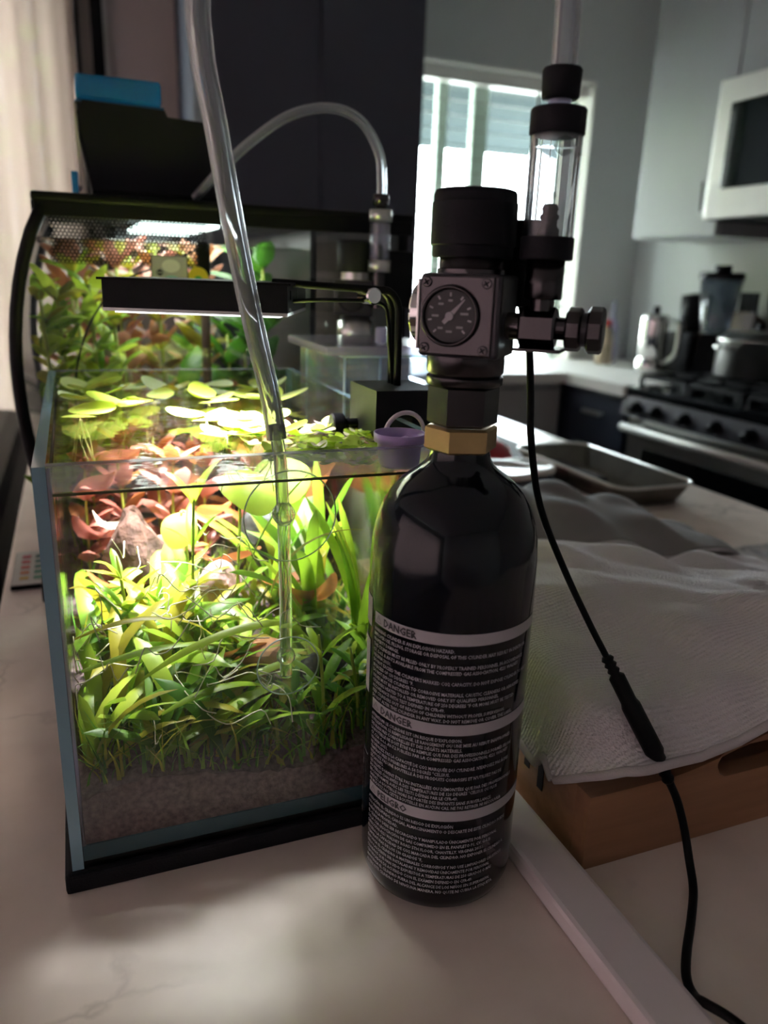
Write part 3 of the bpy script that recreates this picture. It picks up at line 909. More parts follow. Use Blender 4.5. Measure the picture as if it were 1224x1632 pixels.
def oval_mesh(name, mt, L, w, curl=0.2, wave=0.0, n=10, rings=4):
    """oval leaf lying in XY, base at the origin, slightly cupped"""
    v, f = [(L / 2, 0, 0)], []
    for r in range(1, rings + 1):
        q = r / rings
        for k in range(n * 2):
            a = 2 * PI * k / (n * 2)
            x = L / 2 + q * L / 2 * math.cos(a)
            y = q * w / 2 * math.sin(a) * (1 - 0.15 * math.cos(a))
            z = curl * L * q * q * 0.5 * (0.3 + 0.7 * math.cos(a) ** 2) + wave * L * q * math.sin(a * 3 + L * 900)
            v.append((x, y, z))
    m_ = n * 2
    for k in range(m_):
        f.append((0, 1 + k, 1 + (k + 1) % m_))
    for r in range(rings - 1):
        for k in range(m_):
            a0 = 1 + r * m_ + k
            a1 = 1 + r * m_ + (k + 1) % m_
            f.append((a0, a0 + m_, a1 + m_, a1))
    return MB().add(v, f, 0, True).mesh(name, mt)


rg = random.Random(11)
GRASS = [blade_mesh('blade', mt, L, w, bd, tw) for (mt, L, w, bd, tw) in (
    (M_leaf_g, 0.070, 0.0085, 1.0, 0.3), (M_leaf_g, 0.090, 0.0095, 1.4, -0.4), (M_leaf_y, 0.065, 0.008, 1.1, 0.5), (M_leaf_y, 0.080, 0.0095, 1.6, 0.2),
    (M_leaf_g, 0.060, 0.0075, 0.9, -0.6), (M_leaf_d, 0.062, 0.009, 1.3, 0.4), (M_leaf_y, 0.055, 0.0075, 0.9, 0.6), (M_leaf_o, 0.085, 0.008, 1.5, 0.1), (M_leaf_g, 0.05, 0.008, 1.2, 0.2))]
TALL = [blade_mesh('strap', mt, L, w, bd, tw, 10) for (mt, L, w, bd, tw) in (
    (M_leaf_g, 0.15, 0.010, 0.7, 0.5), (M_leaf_y, 0.16, 0.009, 1.0, -0.3), (M_leaf_g, 0.13, 0.011, 1.2, 0.3), (M_leaf_o, 0.15, 0.008, 1.5, 0.4))]
LANCE = [blade_mesh('lance', mt, L, w, bd, 0.2, 6, 0.7, 0.2, 0.15) for (mt, L, w, bd) in (
    (M_leaf_g, 0.042, 0.0085, 0.9), (M_leaf_y, 0.036, 0.0085, 1.1), (M_leaf_g, 0.030, 0.007, 0.6))]
LANCE_D = [blade_mesh('lance', mt, L, w, bd, 0.2, 6, 0.7, 0.2, 0.15) for (mt, L, w, bd) in ((M_leaf_d, 0.030, 0.0075, 0.9), (M_leaf_g, 0.026, 0.006, 1.0), (M_leaf_d, 0.024, 0.0065, 0.7))]
REDL = [blade_mesh('red_leaf', mt, L, w, bd, 0.2, 6, 0.6, 0.25, 0.2) for (mt, L, w, bd) in (
    (M_leaf_r, 0.045, 0.017, 0.9), (M_leaf_r, 0.038, 0.015, 1.3), (M_leaf_b, 0.042, 0.017, 1.0), (M_leaf_r, 0.05, 0.02, 0.6))]
LITTER = [oval_mesh('litter_leaf', mt, L, w, c_, wv) for (mt, L, w, c_, wv) in (
    (M_leaf_b, 0.055, 0.030, 0.35, 0.05), (M_leaf_b, 0.045, 0.028, 0.6, 0.08), (M_leaf_r, 0.050, 0.027, 0.3, 0.06), (M_leaf_p, 0.040, 0.018, 0.4, 0.07), (M_leaf_r, 0.04, 0.026, 0.7, 0.1))]
FLOATL = [oval_mesh('float_leaf', M_float, L, w, c_, 0.0) for (L, w, c_) in ((0.030, 0.027, 0.12), (0.026, 0.025, 0.2), (0.034, 0.030, 0.06), (0.020, 0.019, 0.15))]


def leaf_at(parent, me, loc, rz, tilt, roll=0.0, sc=1.0, name='leaf'):
    o = bpy.data.objects.new(name, me)
    COL.objects.link(o)
    o.parent = parent
    o.matrix_basis = Tm(*loc) @ Rm(rz, 'Z') @ Rm(tilt, 'Y') @ Rm(roll, 'Z') @ Matrix.Scale(sc, 4)
    return o


def inside(x, y, m_=0.004):
    return (min(max(x, IX0 + m_), IX1 - m_), min(max(y, IY0 + m_), IY1 - m_))


def clamp_tree(root, depth_z=None):
    """turn leaves that would poke through a pane back towards the middle of the tank"""
    for ch_ in root.children:
        for _ in range(9):
            M_ = root.matrix_basis @ ch_.matrix_basis
            tipv = [M_ @ Vector(v.co) for v in ch_.data.vertices]
            xs = [p.x for p in tipv]; ys = [p.y for p in tipv]; zs = [p.z for p in tipv]
            if min(xs) > IX0 + 0.001 and max(xs) < IX1 - 0.001 and min(ys) > IY0 + 0.001 and max(ys) < IY1 - 0.001 and max(zs) < WZ - 0.001:
                break
            t_ = ch_.matrix_basis.translation.copy()
            A = ch_.matrix_basis.to_3x3().to_4x4()
            ch_.matrix_basis = Matrix.Translation(t_) @ Rm(2.2, 'Z') @ A @ Matrix.Scale(0.94, 4)


GR_LABEL = 'grassy green plant with long narrow leaves growing in the aquarium carpet'
spots = []
for j in range(5):
    for i in range(9):
        spots.append((IX0 + 0.010 + i * 0.0245 + rg.uniform(-0.006, 0.006), IY0 + 0.014 + j * 0.034 + rg.uniform(-0.008, 0.008)))
for (x, y) in spots:
    if (x > 0.105 and y < 0.43) or (0.072 < x < 0.125 and y < 0.445):
        continue
    x, y = inside(x, y, 0.008)
    p = thing('grass_plant', GR_LABEL, 'water plant', (x, y, soilz(x, y) - 0.004), 'grassy carpet plants in the small aquarium')
    for k in range(6):
        me = rg.choice(GRASS)
        s_ = rg.uniform(0.75, 1.2) * (1.0 if x < 0.09 else 0.8)
        leaf_at(p, me, (rg.uniform(-0.004, 0.004), rg.uniform(-0.004, 0.004), 0), rg.uniform(0, 2 * PI), rg.uniform(0.0, 0.85), rg.uniform(-0.4, 0.4), s_)
    if x < 0.10 and y < 0.46:
        for k in range(2):
            leaf_at(p, rg.choice(TALL), (0, 0, rg.uniform(0.0, 0.03)), rg.choice((0.0, PI)) + rg.uniform(-0.35, 0.35), rg.uniform(0.75, 1.25), rg.uniform(-0.6, 0.6), rg.uniform(0.42, 0.62))
    clamp_tree(p)
# finer undergrowth, too dense to count
b = MB()
for k in range(1300):
    x = rg.uniform(IX0 + 0.004, IX1 - 0.004)
    y = IY0 + 0.003 + (IY1 - IY0 - 0.06) * rg.random() ** 1.6
    z0 = soilz(x, y) - 0.002
    L_ = rg.uniform(0.012, 0.045)
    a = rg.uniform(0, 2 * PI)
    sp = rg.uniform(0.2, 1.1)
    w_ = rg.uniform(0.0006, 0.0016)
    v, f = [], []
    for i in range(4):
        t = i / 3
        px_, py_ = inside(x + math.cos(a) * L_ * sp * t * t, y + math.sin(a) * L_ * sp * t * t, 0.0012)
        ww = w_ * (1 - t * 0.9)
        v += [(px_ - math.sin(a) * ww, py_ + math.cos(a) * ww, z0 + L_ * t * (1 - 0.35 * t * sp)), (px_ + math.sin(a) * ww, py_ - math.cos(a) * ww, z0 + L_ * t * (1 - 0.35 * t * sp))]
    for i in range(3):
        f.append((i * 2, i * 2 + 1, i * 2 + 3, i * 2 + 2))
    b.add(v, f, rg.choice((0, 1, 1, 2)), True)
b.build('fine_grass', [M_leaf_g, M_leaf_d, M_leaf_o], None, 'fine dense grassy undergrowth on the aquarium soil', 'grass', kind='stuff')
# pale roots and stray fibres through the carpet
b = MB()
for k in range(50):
    x, y = inside(rg.uniform(IX0 + 0.01, IX0 + 0.12), IY0 + 0.008 + rg.random() ** 1.5 * 0.12, 0.006)
    z0 = rg.uniform(0.085, 0.165)
    pts = []
    a = rg.uniform(0, 2 * PI)
    for i in range(5):
        xx, yy = inside(x + math.cos(a) * 0.011 * i + rg.uniform(-0.004, 0.004), y + math.sin(a) * 0.007 * i, 0.003)
        pts.append((xx, yy, z0 + rg.uniform(-0.008, 0.008) - 0.003 * i))
    b.sweep(catmull(pts, 3), 0.00035, 4)
b.build('pale_fibres', M_root, None, 'pale tangled root fibres among the aquarium plants', 'roots', kind='stuff')

# leafy stems with whorls
def stem_plant(name, label, grp, x, y, z0, h, leaves, step, lean, smat=M_stem, sc=1.0, per=3, cat='water plant'):
    p = thing(name, label, cat, (x, y, z0), grp)
    top = (lean[0], lean[1], h)
    MB().sweep(catmull([(0, 0, -0.004), (lean[0] * 0.3, lean[1] * 0.3, h * 0.5), top], 4), [0.0011] * 8 + [0.0008], 6).build('stem', smat, p)
    zz = step * 0.6
    a = rg.uniform(0, 6)
    while zz <= h + 1e-4:
        t = zz / h
        for k in range(per):
            leaf_at(p, rg.choice(leaves), (lean[0] * t ** 1.5, lean[1] * t ** 1.5, zz), a + k * 2 * PI / per, rg.uniform(0.35, 0.9) * (1.0 if t < 0.9 else 0.5), 0, sc * rg.uniform(0.8, 1.15) * (1 - 0.25 * t))
        a += 1.1
        zz += step
    clamp_tree(p)
    return p


stem_plant('leafy_stem', 'upright dark green leafy stem nearest the cylinder behind the front glass', None, 0.150, 0.402, soilz(0.15, 0.402), 0.055, LANCE_D, 0.016, (-0.006, 0.002))
stem_plant('leafy_stem', 'taller fresh green leafy stem right of the diffuser disc', None, 0.128, 0.405, soilz(0.128, 0.405), 0.068, LANCE, 0.02, (-0.004, 0.0))
for (x, y, h) in ((0.098, 0.402, 0.022), (0.112, 0.412, 0.026), (0.083, 0.405, 0.022), (0.138, 0.418, 0.028), (0.120, 0.398, 0.018), (0.072, 0.415, 0.028), (0.160, 0.425, 0.03)):
    stem_plant('low_leafy_plant', 'low dark green leafy plant under the diffuser disc', 'low leafy plants under the diffuser', x, y, soilz(x, y), h, LANCE_D, 0.009, (rg.uniform(-0.008, 0.008), 0.002))
stem_plant('leafy_stem', 'bright green leafy stem in front of the brown pyramid rock', None, 0.062, 0.50, soilz(0.062, 0.5), 0.115, LANCE, 0.03, (0.004, 0.0), sc=1.15)
stem_plant('leafy_stem', 'thin green leafy stem left of the pyramid rock', None, 0.020, 0.49, soilz(0.02, 0.49), 0.08, LANCE, 0.024, (-0.005, 0.0))
# red stems at the back
k = 0
for j in range(3):
    for i in range(7):
        x, y = inside(0.0 + i * 0.031 + rg.uniform(-0.008, 0.008), 0.635 + j * 0.042 + rg.uniform(-0.01, 0.01), 0.012)
        stem_plant('red_stem_plant', 'red leafy stem plant in the back of the small aquarium', 'red stem plants at the back', x, y, soilz(x, y), rg.uniform(0.075, 0.115), REDL, 0.026, (rg.uniform(-0.006, 0.006), -0.004), sc=0.9, per=4)
# strap leaves on the right
for (x, y, n_) in ((0.150, 0.50, 7), (0.170, 0.55, 7), (0.135, 0.56, 6), (0.175, 0.47, 6)):
    p = thing('strap_plant', 'tall green strap-leaved plant on the right of the small aquarium', 'water plant', (x, y, soilz(x, y) - 0.003), 'strap-leaved plants')
    for k in range(n_):
        leaf_at(p, rg.choice(TALL), (rg.uniform(-0.005, 0.005), rg.uniform(-0.005, 0.005), 0), rg.uniform(0, 2 * PI), rg.uniform(-0.15, 0.3), rg.uniform(-0.5, 0.5), rg.uniform(0.75, 1.0))
    clamp_tree(p)
# single long leaves arching across the front
for (x, y, z, rz, tilt, sc, mi, lab) in (
        (0.160, 0.430, 0.178, PI - 0.1, 1.52, 0.52, 3, 'yellow olive blade lying level across the clear riser pipe'),
        (-0.012, 0.415, 0.135, 0.05, 1.25, 0.62, 3, 'olive blade arching along the left front of the aquarium'),
        (-0.010, 0.405, 0.120, 0.1, 1.35, 0.6, 0, 'green blade sweeping right from the left glass wall'),
        (0.135, 0.470, 0.205, PI - 0.5, 2.4, 0.62, 0, 'broad green blade hanging down right of the riser pipe'),
        (0.02, 0.40, 0.112, -0.0, 1.0, 0.62, 1, 'lime blade rising across the middle of the carpet'),
        (0.03, 0.398, 0.09, 0.1, 1.15, 0.55, 2, 'bright green blade just above the front soil')):
    p = thing('loose_blade', lab, 'leaf', (x, y, z))
    leaf_at(p, TALL[mi], (0, 0, 0), rz, tilt, 0.3, sc)
    clamp_tree(p)

# round lily leaves under the surface
for (x, y, z, r, tilt, rz, lab) in ((0.098, 0.52, 0.200, 0.044, -0.55, 1.9, 'big round bright green lily leaf below the surface left of the pipe'),
                                    (0.135, 0.54, 0.203, 0.045, -0.6, 1.4, 'second round lily leaf behind the riser pipe'),
                                    (0.062, 0.54, 0.165, 0.028, -0.9, 1.2, 'small round lily leaf tilted above the pyramid rock')):
    p = thing('lily_leaf', lab, 'leaf', (x, y, z))
    leaf_at(p, oval_mesh('lily_blade', M_leaf_y, r, r * 0.92, 0.15, 0.01), (0, 0, 0), rz, tilt + PI, 0, 1.0, 'blade')
    MB().sweep(catmull([(0, 0, 0), (0.004, 0.01, -0.04), (0.0, 0.02, soilz(x, y + 0.02) - z)], 5), 0.0011, 6).build('stalk', M_stem, p)


def rock(name, label, loc, size, mt, seed, sub=3, pts=None, jag=0.25):
    bm = bmesh.new()
    bmesh.ops.create_icosphere(bm, subdivisions=sub, radius=1)
    rr = random.Random(seed)
    dirs = [Vector((rr.uniform(-1, 1), rr.uniform(-1, 1), rr.uniform(-1, 1))).normalized() for _ in range(9)]
    cut = [rr.uniform(0.55, 0.9) for _ in dirs]
    for v in bm.verts:
        q = v.co.copy()
        for d_, c_ in zip(dirs, cut):
            e_ = q.dot(d_) - c_
            if e_ > 0:
                q -= d_ * e_
        if pts:      # pyramid: shrink towards the apex
            t = (q.z + 1) / 2
            k_ = max(0.1, 1.12 - 0.95 * t)
            q.x = q.x * k_ + pts[0] * t
            q.y *= k_
        q += Vector((rr.uniform(-1, 1), rr.uniform(-1, 1), rr.uniform(-1, 1))) * 0.04 * jag * 2
        v.co = Vector((q.x * size[0], q.y * size[1], q.z * size[2]))
    me = bpy.data.meshes.new(name)
    bm.to_mesh(me); bm.free()
    me.materials.append(mt)
    o = mk(name, me, None, label, 'stone')
    o.location = loc
    return o


rock('pyramid_rock', 'brown pyramid-shaped rock standing among the aquarium plants', (0.045, 0.575, 0.112), (0.052, 0.034, 0.052), M_rock, 4, pts=(-0.30,), jag=0.45)
rock('aquarium_stone', 'black stone behind the clear riser pipe', (0.140, 0.60, 0.118), (0.028, 0.022, 0.03), M_rockd, 9)
rock('aquarium_stone', 'dark grey stone on the soil right of the diffuser disc', (0.142, 0.445, 0.075), (0.022, 0.016, 0.018), M_rockd, 12)
rock('aquarium_stone', 'pinkish stone to the right of the pyramid rock', (0.088, 0.54, 0.105), (0.016, 0.014, 0.02), M_rockp, 15)
rock('aquarium_stone', 'pale orange stone seen through the diffuser disc', (0.100, 0.450, 0.088), (0.018, 0.014, 0.014), pm('orange_rock', (0.50, 0.24, 0.13), 0.8, var=0.3, scale=60), 19)
for n_, (x, y, z, rz, tl, mi, sc, lab) in enumerate((
        (-0.008, 0.60, 0.165, 0.3, -0.3, 2, 0.75, 'pinkish fallen leaf high at the left glass wall'),
        (0.000, 0.585, 0.148, -0.2, 0.25, 3, 0.95, 'pale curled fallen leaf left of the pyramid rock'),
        (-0.010, 0.60, 0.130, 0.5, 0.15, 4, 1.1, 'dark red fallen leaf left of the pyramid rock'),
        (-0.006, 0.56, 0.108, 0.1, 0.2, 0, 0.9, 'orange brown fallen leaf low at the left glass wall'),
        (0.010, 0.63, 0.180, 0.1, -0.2, 2, 0.75, 'long pink fallen leaf behind the pyramid rock'),
        (0.085, 0.585, 0.140, 0.4, -0.4, 1, 0.9, 'curled amber leaf between pyramid rock and pipe'),
        (0.075, 0.56, 0.115, -0.3, -0.15, 0, 0.9, 'brown leaf lying right of the pyramid rock'),
        (0.110, 0.53, 0.105, 0.2, 0.1, 0, 1.0, 'rusty brown leaf behind the riser pipe'),
        (0.125, 0.50, 0.098, -0.2, -0.25, 1, 1.0, 'reddish brown leaf low beside the black stone'),
        (0.060, 0.445, 0.093, 0.15, 0.05, 0, 0.85, 'orange leaf lying in the carpet left of the diffuser disc'),
        (0.020, 0.65, 0.195, 0.2, -0.3, 4, 0.75, 'red leaf just under the surface at the back left'),
        (0.09, 0.66, 0.19, 0.1, -0.3, 2, 0.8, 'pale red leaf under the surface at the back middle'),
        (0.150, 0.57, 0.155, 0.1, -0.6, 0, 1.1, 'tan leaf upright near the right glass wall'))):
    o = bpy.data.objects.new('fallen_leaf', LITTER[mi])
    COL.objects.link(o)
    o.matrix_basis = Tm(x, y, z) @ Rm(rz, 'Z') @ Rm(tl, 'Y') @ Rm(-0.9 + 0.25 * (n_ % 4), 'X') @ Matrix.Scale(sc, 4)
    tag(o, lab, 'leaf')

# cream intake cylinder and small glass jar at the right of the tank
o = thing('filter_sponge', 'cream cylinder standing in the right rear of the aquarium', 'filter', (0.168, 0.605, soilz(0.168, 0.605) - 0.002))
MB().cyl(0.017, 0, 0.105, 24, ch=0.002).build('sponge', M_cream, o)
MB().cyl(0.012, 0.105, 0.118, 20).build('cap', M_black, o)
o = thing('glass_shot', 'small ribbed clear glass lying near the right wall', 'glass', (0.160, 0.485, soilz(0.16, 0.485)))
MB().lathe([(0.010, 0), (0.013, 0.003), (0.015, 0.03), (0.0135, 0.03), (0.0115, 0.004), (1e-4, 0.004)], 20).build('body', M_cupglass, o)
for k in range(10):
    a = 2 * PI * k / 10
    MB().sweep([(0.013 * math.cos(a), 0.013 * math.sin(a), 0.003), (0.0153 * math.cos(a), 0.0153 * math.sin(a), 0.028)], 0.0009, 6).build('rib', M_cupglass, o)

# floating plants
fl = [(0.005, 0.655), (0.030, 0.625), (0.022, 0.690), (0.058, 0.655), (0.075, 0.700), (0.100, 0.640), (0.128, 0.675), (0.150, 0.640), (0.160, 0.700), (0.045, 0.715),
      (0.000, 0.590), (0.085, 0.560), (0.112, 0.535), (0.090, 0.505), (0.128, 0.560), (0.118, 0.495), (0.010, 0.715), (0.115, 0.715)]
for (x, y) in fl:
    p = thing('floating_plant', 'round-leaved lime green plant floating on the small aquarium', 'floating plant', (x, y, WZ + 0.0008), 'floating plants on the small aquarium')
    a0 = rg.uniform(0, 6)
    nl = rg.choice((2, 3, 3, 4))
    for k in range(nl):
        leaf_at(p, rg.choice(FLOATL), (0.002 * math.cos(a0 + k * 2 * PI / nl), 0.002 * math.sin(a0 + k * 2 * PI / nl), 0.0004 + 0.0012 * k), a0 + k * 2 * PI / nl + rg.uniform(-0.2, 0.2), rg.uniform(-0.5, -0.06), 0, rg.uniform(0.8, 1.1))
    for ch_ in p.children:
        for _ in range(14):
            M_ = p.matrix_basis @ ch_.matrix_basis
            q = [M_ @ v.co for v in ch_.data.vertices]
            if min(c.x for c in q) > IX0 and max(c.x for c in q) < IX1 and min(c.y for c in q) > IY0 and max(c.y for c in q) < IY1:
                break
            ch_.matrix_basis = Rm(0.6, 'Z') @ ch_.matrix_basis
    b = MB()
    for k in range(7):
        b.sweep(catmull([(0, 0, 0), (rg.uniform(-0.006, 0.006), rg.uniform(-0.006, 0.006), -0.012), (rg.uniform(-0.010, 0.010), rg.uniform(-0.010, 0.010), -rg.uniform(0.02, 0.04))], 2), 0.0003, 4)
    b.build('roots', M_rootd, p, kind='stuff')
# small floaters crowding the front right corner
b0 = [oval_mesh('tiny_leaf', mt, L_, L_ * 0.85, 0.3, 0.0, 6, 2) for mt, L_ in ((M_float, 0.011), (M_leaf_y, 0.009), (M_leaf_p, 0.010), (M_float, 0.014))]
for k in range(64):
    t = rg.random()
    x, y = inside(rg.uniform(0.095, 0.188) if k % 3 else rg.uniform(0.13, 0.19), IY0 + 0.012 + 0.13 * t, 0.016)
    p = thing('salvinia_floater', 'tiny green floating plant crowded in the front right corner', 'floating plant', (x, y, WZ + 0.001), 'tiny floating plants in the front right corner')
    a0 = rg.uniform(0, 6)
    for q in range(3):
        leaf_at(p, rg.choice(b0), (0, 0, 0.0006 * q), a0 + q * 2.1, rg.uniform(-0.5, 0.0), 0, rg.uniform(0.7, 1.1))

# ------------------------------------------------------------------ clamp light over the tank
lt = thing('clamp_light', 'flat black aquarium light on a bent clamp arm over the small tank', 'aquarium light', (0.205, 0.49, 0.22))
fr = Vector((math.sin(math.radians(22)), math.cos(math.radians(22)), 0))
rt_ = Vector((math.cos(math.radians(22)), -math.sin(math.radians(22)), 0))
PM = Matrix(((rt_.x, fr.x, 0, 0.128), (rt_.y, fr.y, 0, 0.492), (0, 0, 1, 0.3035), (0, 0, 0, 1)))   # near right lower corner of the panel
hb = rel(MB().box((-0.1175, 0, 0.002), (0.0, 0.105, 0.019), 0, PM).build('housing', M_matte), lt)
rel(MB().box((-0.120, -0.002, 0.019), (0.002, 0.107, 0.0205), 0, PM).build('top_plate', M_black), lt)
rel(MB().box((-0.1175, -0.0006, 0.0), (0.0, 0.105, 0.002), 0, PM).build('lower_bezel', M_steel), lt)
rel(MB().box((-0.112, 0.006, -0.0012), (-0.006, 0.099, -0.0002), 0, PM).build('diffuser', M_led), lt)
for k in range(4):
    o = MB().box((0.0001, 0.012 + k * 0.010, 0.010), (0.0008, 0.019 + k * 0.010, 0.016), 0, PM).build('vent_slot', M_black); o.parent = hb
ld = bpy.data.lights.new('tank_light', 'AREA')
ld.shape = 'RECTANGLE'; ld.size = 0.106; ld.size_y = 0.093
ld.energy = 2.6
ld.spread = math.radians(86)
ld.color = (1.0, 0.95, 0.98)
lo = bpy.data.objects.new('tank_light', ld)
COL.objects.link(lo)
lo.matrix_world = PM @ Tm(-0.059, 0.0525, -0.0035)
# clamp block on the right wall
cbk = rel(MB().prism([(0.181, 0.223), (0.181, 0.2585), (0.226, 0.2585), (0.226, 0.223), (0.207, 0.223), (0.207, 0.2405), (0.192, 0.2405), (0.192, 0.223)], 0.468, 0.520).build('clamp_block', M_matte), lt)
Mx = Tm(0.181, 0.505, 0.231) @ Rm(-PI / 2, 'Y')
o = MB().cyl(0.0035, 0, 0.014, 14, 0, Mx).build('clamp_screw', M_black); o.parent = cbk
o = MB().cyl(0.0075, 0.010, 0.019, 12, 0, Mx, ch=0.001).build('clamp_knob', M_black); o.parent = cbk
for dy in (0.0, 0.012):
    pth = [(0.206, 0.494 + dy, 0.2585), (0.2055, 0.494 + dy, 0.300), (0.2045, 0.495 + dy, 0.313), (0.199, 0.497 + dy, 0.3205), (0.190, 0.499 + dy, 0.3215), (0.165, 0.507 + dy, 0.3225), (0.128, 0.521 + dy, 0.3240)]
    rel(MB().sweep(catmull(pth, 6), 0.0026, 10).build('arm', M_black), lt)
rel(MB().sweep(catmull([(0.205, 0.500, 0.2585), (0.2000, 0.496, 0.285), (0.1985, 0.496, 0.302), (0.193, 0.499, 0.313), (0.16, 0.506, 0.314), (0.133, 0.520, 0.312)], 6), 0.0014, 8).build('power_wire', M_black), lt)
Mx = Tm(0.186, 0.494, 0.3175) @ Rm(PI / 2, 'X')
rel(MB().cyl(0.0055, -0.016, 0.004, 18, 0, Mx, ch=0.001).build('hinge_screw', M_chrome), lt)

# ------------------------------------------------------------------ clear breeder box hung on the right wall
bx = thing('breeder_box', 'clear plastic hang-on box with frosted lid on the tank side', 'plastic box', (0.243, 0.66, 0.17))
X0, X1, YA, YB, ZA, ZB = 0.2035, 0.290, 0.600, 0.712, 0.185, 0.268
for a, c in (((X0, YA, ZA), (X0 + 0.002, YB, ZB)), ((X1 - 0.002, YA, ZA), (X1, YB, ZB)), ((X0 + 0.002, YA, ZA), (X1 - 0.002, YA + 0.002, ZB)), ((X0 + 0.002, YB - 0.002, ZA), (X1 - 0.002, YB, ZB)), ((X0 + 0.002, YA + 0.002, ZA), (X1 - 0.002, YB - 0.002, ZA + 0.002))):
    rel(MB().box(a, c, bev=0.0006).build('wall', M_acryl), bx)
rel(MB().box((X0 + 0.03, YA + 0.003, ZA + 0.003), (X0 + 0.0315, YB - 0.003, ZB - 0.004)).build('divider', M_acryl), bx)
for (ex, ey) in ((X0, YA), (X1, YA), (X0, YB), (X0 + 0.0308, YA)):
    rel(MB().sweep([(ex, ey - 0.0003, ZA + 0.001), (ex, ey - 0.0003, ZB - 0.001)], 0.0013, 8).build('bright_edge', M_acedge), bx)
rel(MB().sweep([(X0, YA - 0.0005, ZB - 0.001), (X1, YA - 0.0005, ZB - 0.001)], 0.0013, 8).build('bright_edge', M_acedge), bx)
rel(MB().sweep([(X0 - 0.0003, YA, ZB - 0.001), (X0 - 0.0003, YB, ZB - 0.001)], 0.0013, 8).build('bright_edge', M_acedge), bx)
rel(MB().box((0.186, YA - 0.006, ZB), (0.294, YB + 0.006, ZB + 0.0075), bev=0.003).build('lid', M_acryl_lid), bx)
rel(MB().cyl(0.005, ZB + 0.0075, ZB + 0.022, 16, 0, None, (0.240, 0.615, 0), 0.0015).build('lid_knob', M_acryl_lid), bx)
rel(MB().box((0.1885, 0.63, 0.225), (0.1925, 0.68, ZB)).build('hook', M_acryl), bx)
rel(MB().box((X0 + 0.0025, YA + 0.0025, ZA + 0.0025), (X1 - 0.0025, YB - 0.0025, ZB - 0.025)).build('water', M_water), bx)
rel(MB().box((X0 + 0.045, YA + 0.02, ZA + 0.004), (X1 - 0.008, YB - 0.02, ZA + 0.045), bev=0.004).build('filter_media', pm('tan_media', (0.30, 0.17, 0.09), 0.9, var=0.6, scale=120, bump=0.8, bscale=300)), bx)

# lilac feeding cup and its ring, at the front right rim
cp_ = thing('lilac_cup', 'lilac plastic cup hooked inside the front glass', 'cup', (0.171, 0.403, 0.225))
MB().lathe([(1e-4, 0), (0.0105, 0), (0.012, 0.002), (0.013, 0.014), (0.0150, 0.0145), (0.0152, 0.0195), (0.0140, 0.0195), (0.0125, 0.0150), (0.0108, 0.003), (1e-4, 0.002)], 32).build('cup_body', M_lilac, cp_)
MB().box((-0.008, -0.0015, 0.0145), (0.008, 0.0015, 0.016), 0, Rm(0.6, 'Z')).build('crossbar', M_lilac, cp_)
rn = thing('clear_ring', 'pale pink ring of soft tube standing behind the lilac cup', 'ring', (0.183, 0.424, 0.238))
ring = [(0.014 * math.cos(a), 0.006 * math.cos(a) * 0.4, 0.014 * math.sin(a)) for a in [PI * k / 16 for k in range(17)]]
MB().sweep(ring, 0.0014, 8).build('tube_arc', pm('pale_pink_plastic', (0.75, 0.62, 0.70), 0.3), rn)

# ------------------------------------------------------------------ diffuser pipe, cup discs and long clear hose
df = thing('glass_diffuser', 'clear glass CO2 diffuser pipe with disc on the front pane inside', 'diffuser', (0.1, 0.395, 0.11))
rel(MB().sweep([(0.0965, 0.398, 0.253), (0.099, 0.397, 0.232), (0.1005, 0.3965, 0.20), (0.1015, 0.3965, 0.150), (0.1015, 0.3965, 0.103)], 0.0036, 16).build('riser_pipe', M_wet), df)
rel(MB().sweep([(0.0965, 0.398, 0.253), (0.099, 0.397, 0.232), (0.1005, 0.3965, 0.20), (0.1015, 0.3965, 0.150), (0.1015, 0.3965, 0.104)], 0.0017, 10).build('bore', M_pipe), df)
Mx = Tm(0.1010, 0.3885, 0.113) @ Rm(-PI / 2, 'X')
rel(MB().lathe([(1e-4, 0.0), (0.0178, 0.0), (0.0186, 0.001), (0.0178, 0.0022), (0.010, 0.0035), (1e-4, 0.004)], 40, 0, Mx).build('diffuser_disc', M_cupglass), df)
rel(MB().lathe([(0.0182, 0.0004), (0.0187, 0.0010), (0.0182, 0.0018), (0.0177, 0.0010), (0.0182, 0.0004)], 40, 0, Mx).build('disc_rim', M_rim), df)
rel(MB().lathe([(1e-4, -0.0055), (0.003, -0.005), (0.0052, -0.002), (0.0056, 0), (0.0052, 0.002), (0.003, 0.005), (1e-4, 0.0055)], 20, 0, Tm(0.1012, 0.3955, 0.1165)).build('glass_ball', M_wet), df)
Mx = Tm(0.1025, 0.3885, 0.2035) @ Rm(-PI / 2, 'X')
sc_ = thing('suction_cup', 'large clear round suction cup with ball on the front pane', 'suction cup', (0.1025, 0.389, 0.2035))
rel(MB().lathe([(1e-4, 0.001), (0.018, 0.0006), (0.0255, 0.0), (0.0262, 0.0006), (0.0255, 0.0012), (0.018, 0.0022), (1e-4, 0.003)], 48, 0, Mx).build('skirt', M_cupglass), sc_)
rel(MB().lathe([(0.0257, 0.0002), (0.0261, 0.0006), (0.0257, 0.0010), (0.0253, 0.0006), (0.0257, 0.0002)], 48, 0, Mx).build('rim', M_rim), sc_)
rel(MB().lathe([(1e-4, -0.0065), (0.0035, -0.006), (0.006, -0.0025), (0.0066, 0), (0.006, 0.0025), (0.0035, 0.006), (1e-4, 0.0065)], 24, 0, Tm(0.1005, 0.3965, 0.203)).build('ball', M_wet), sc_)

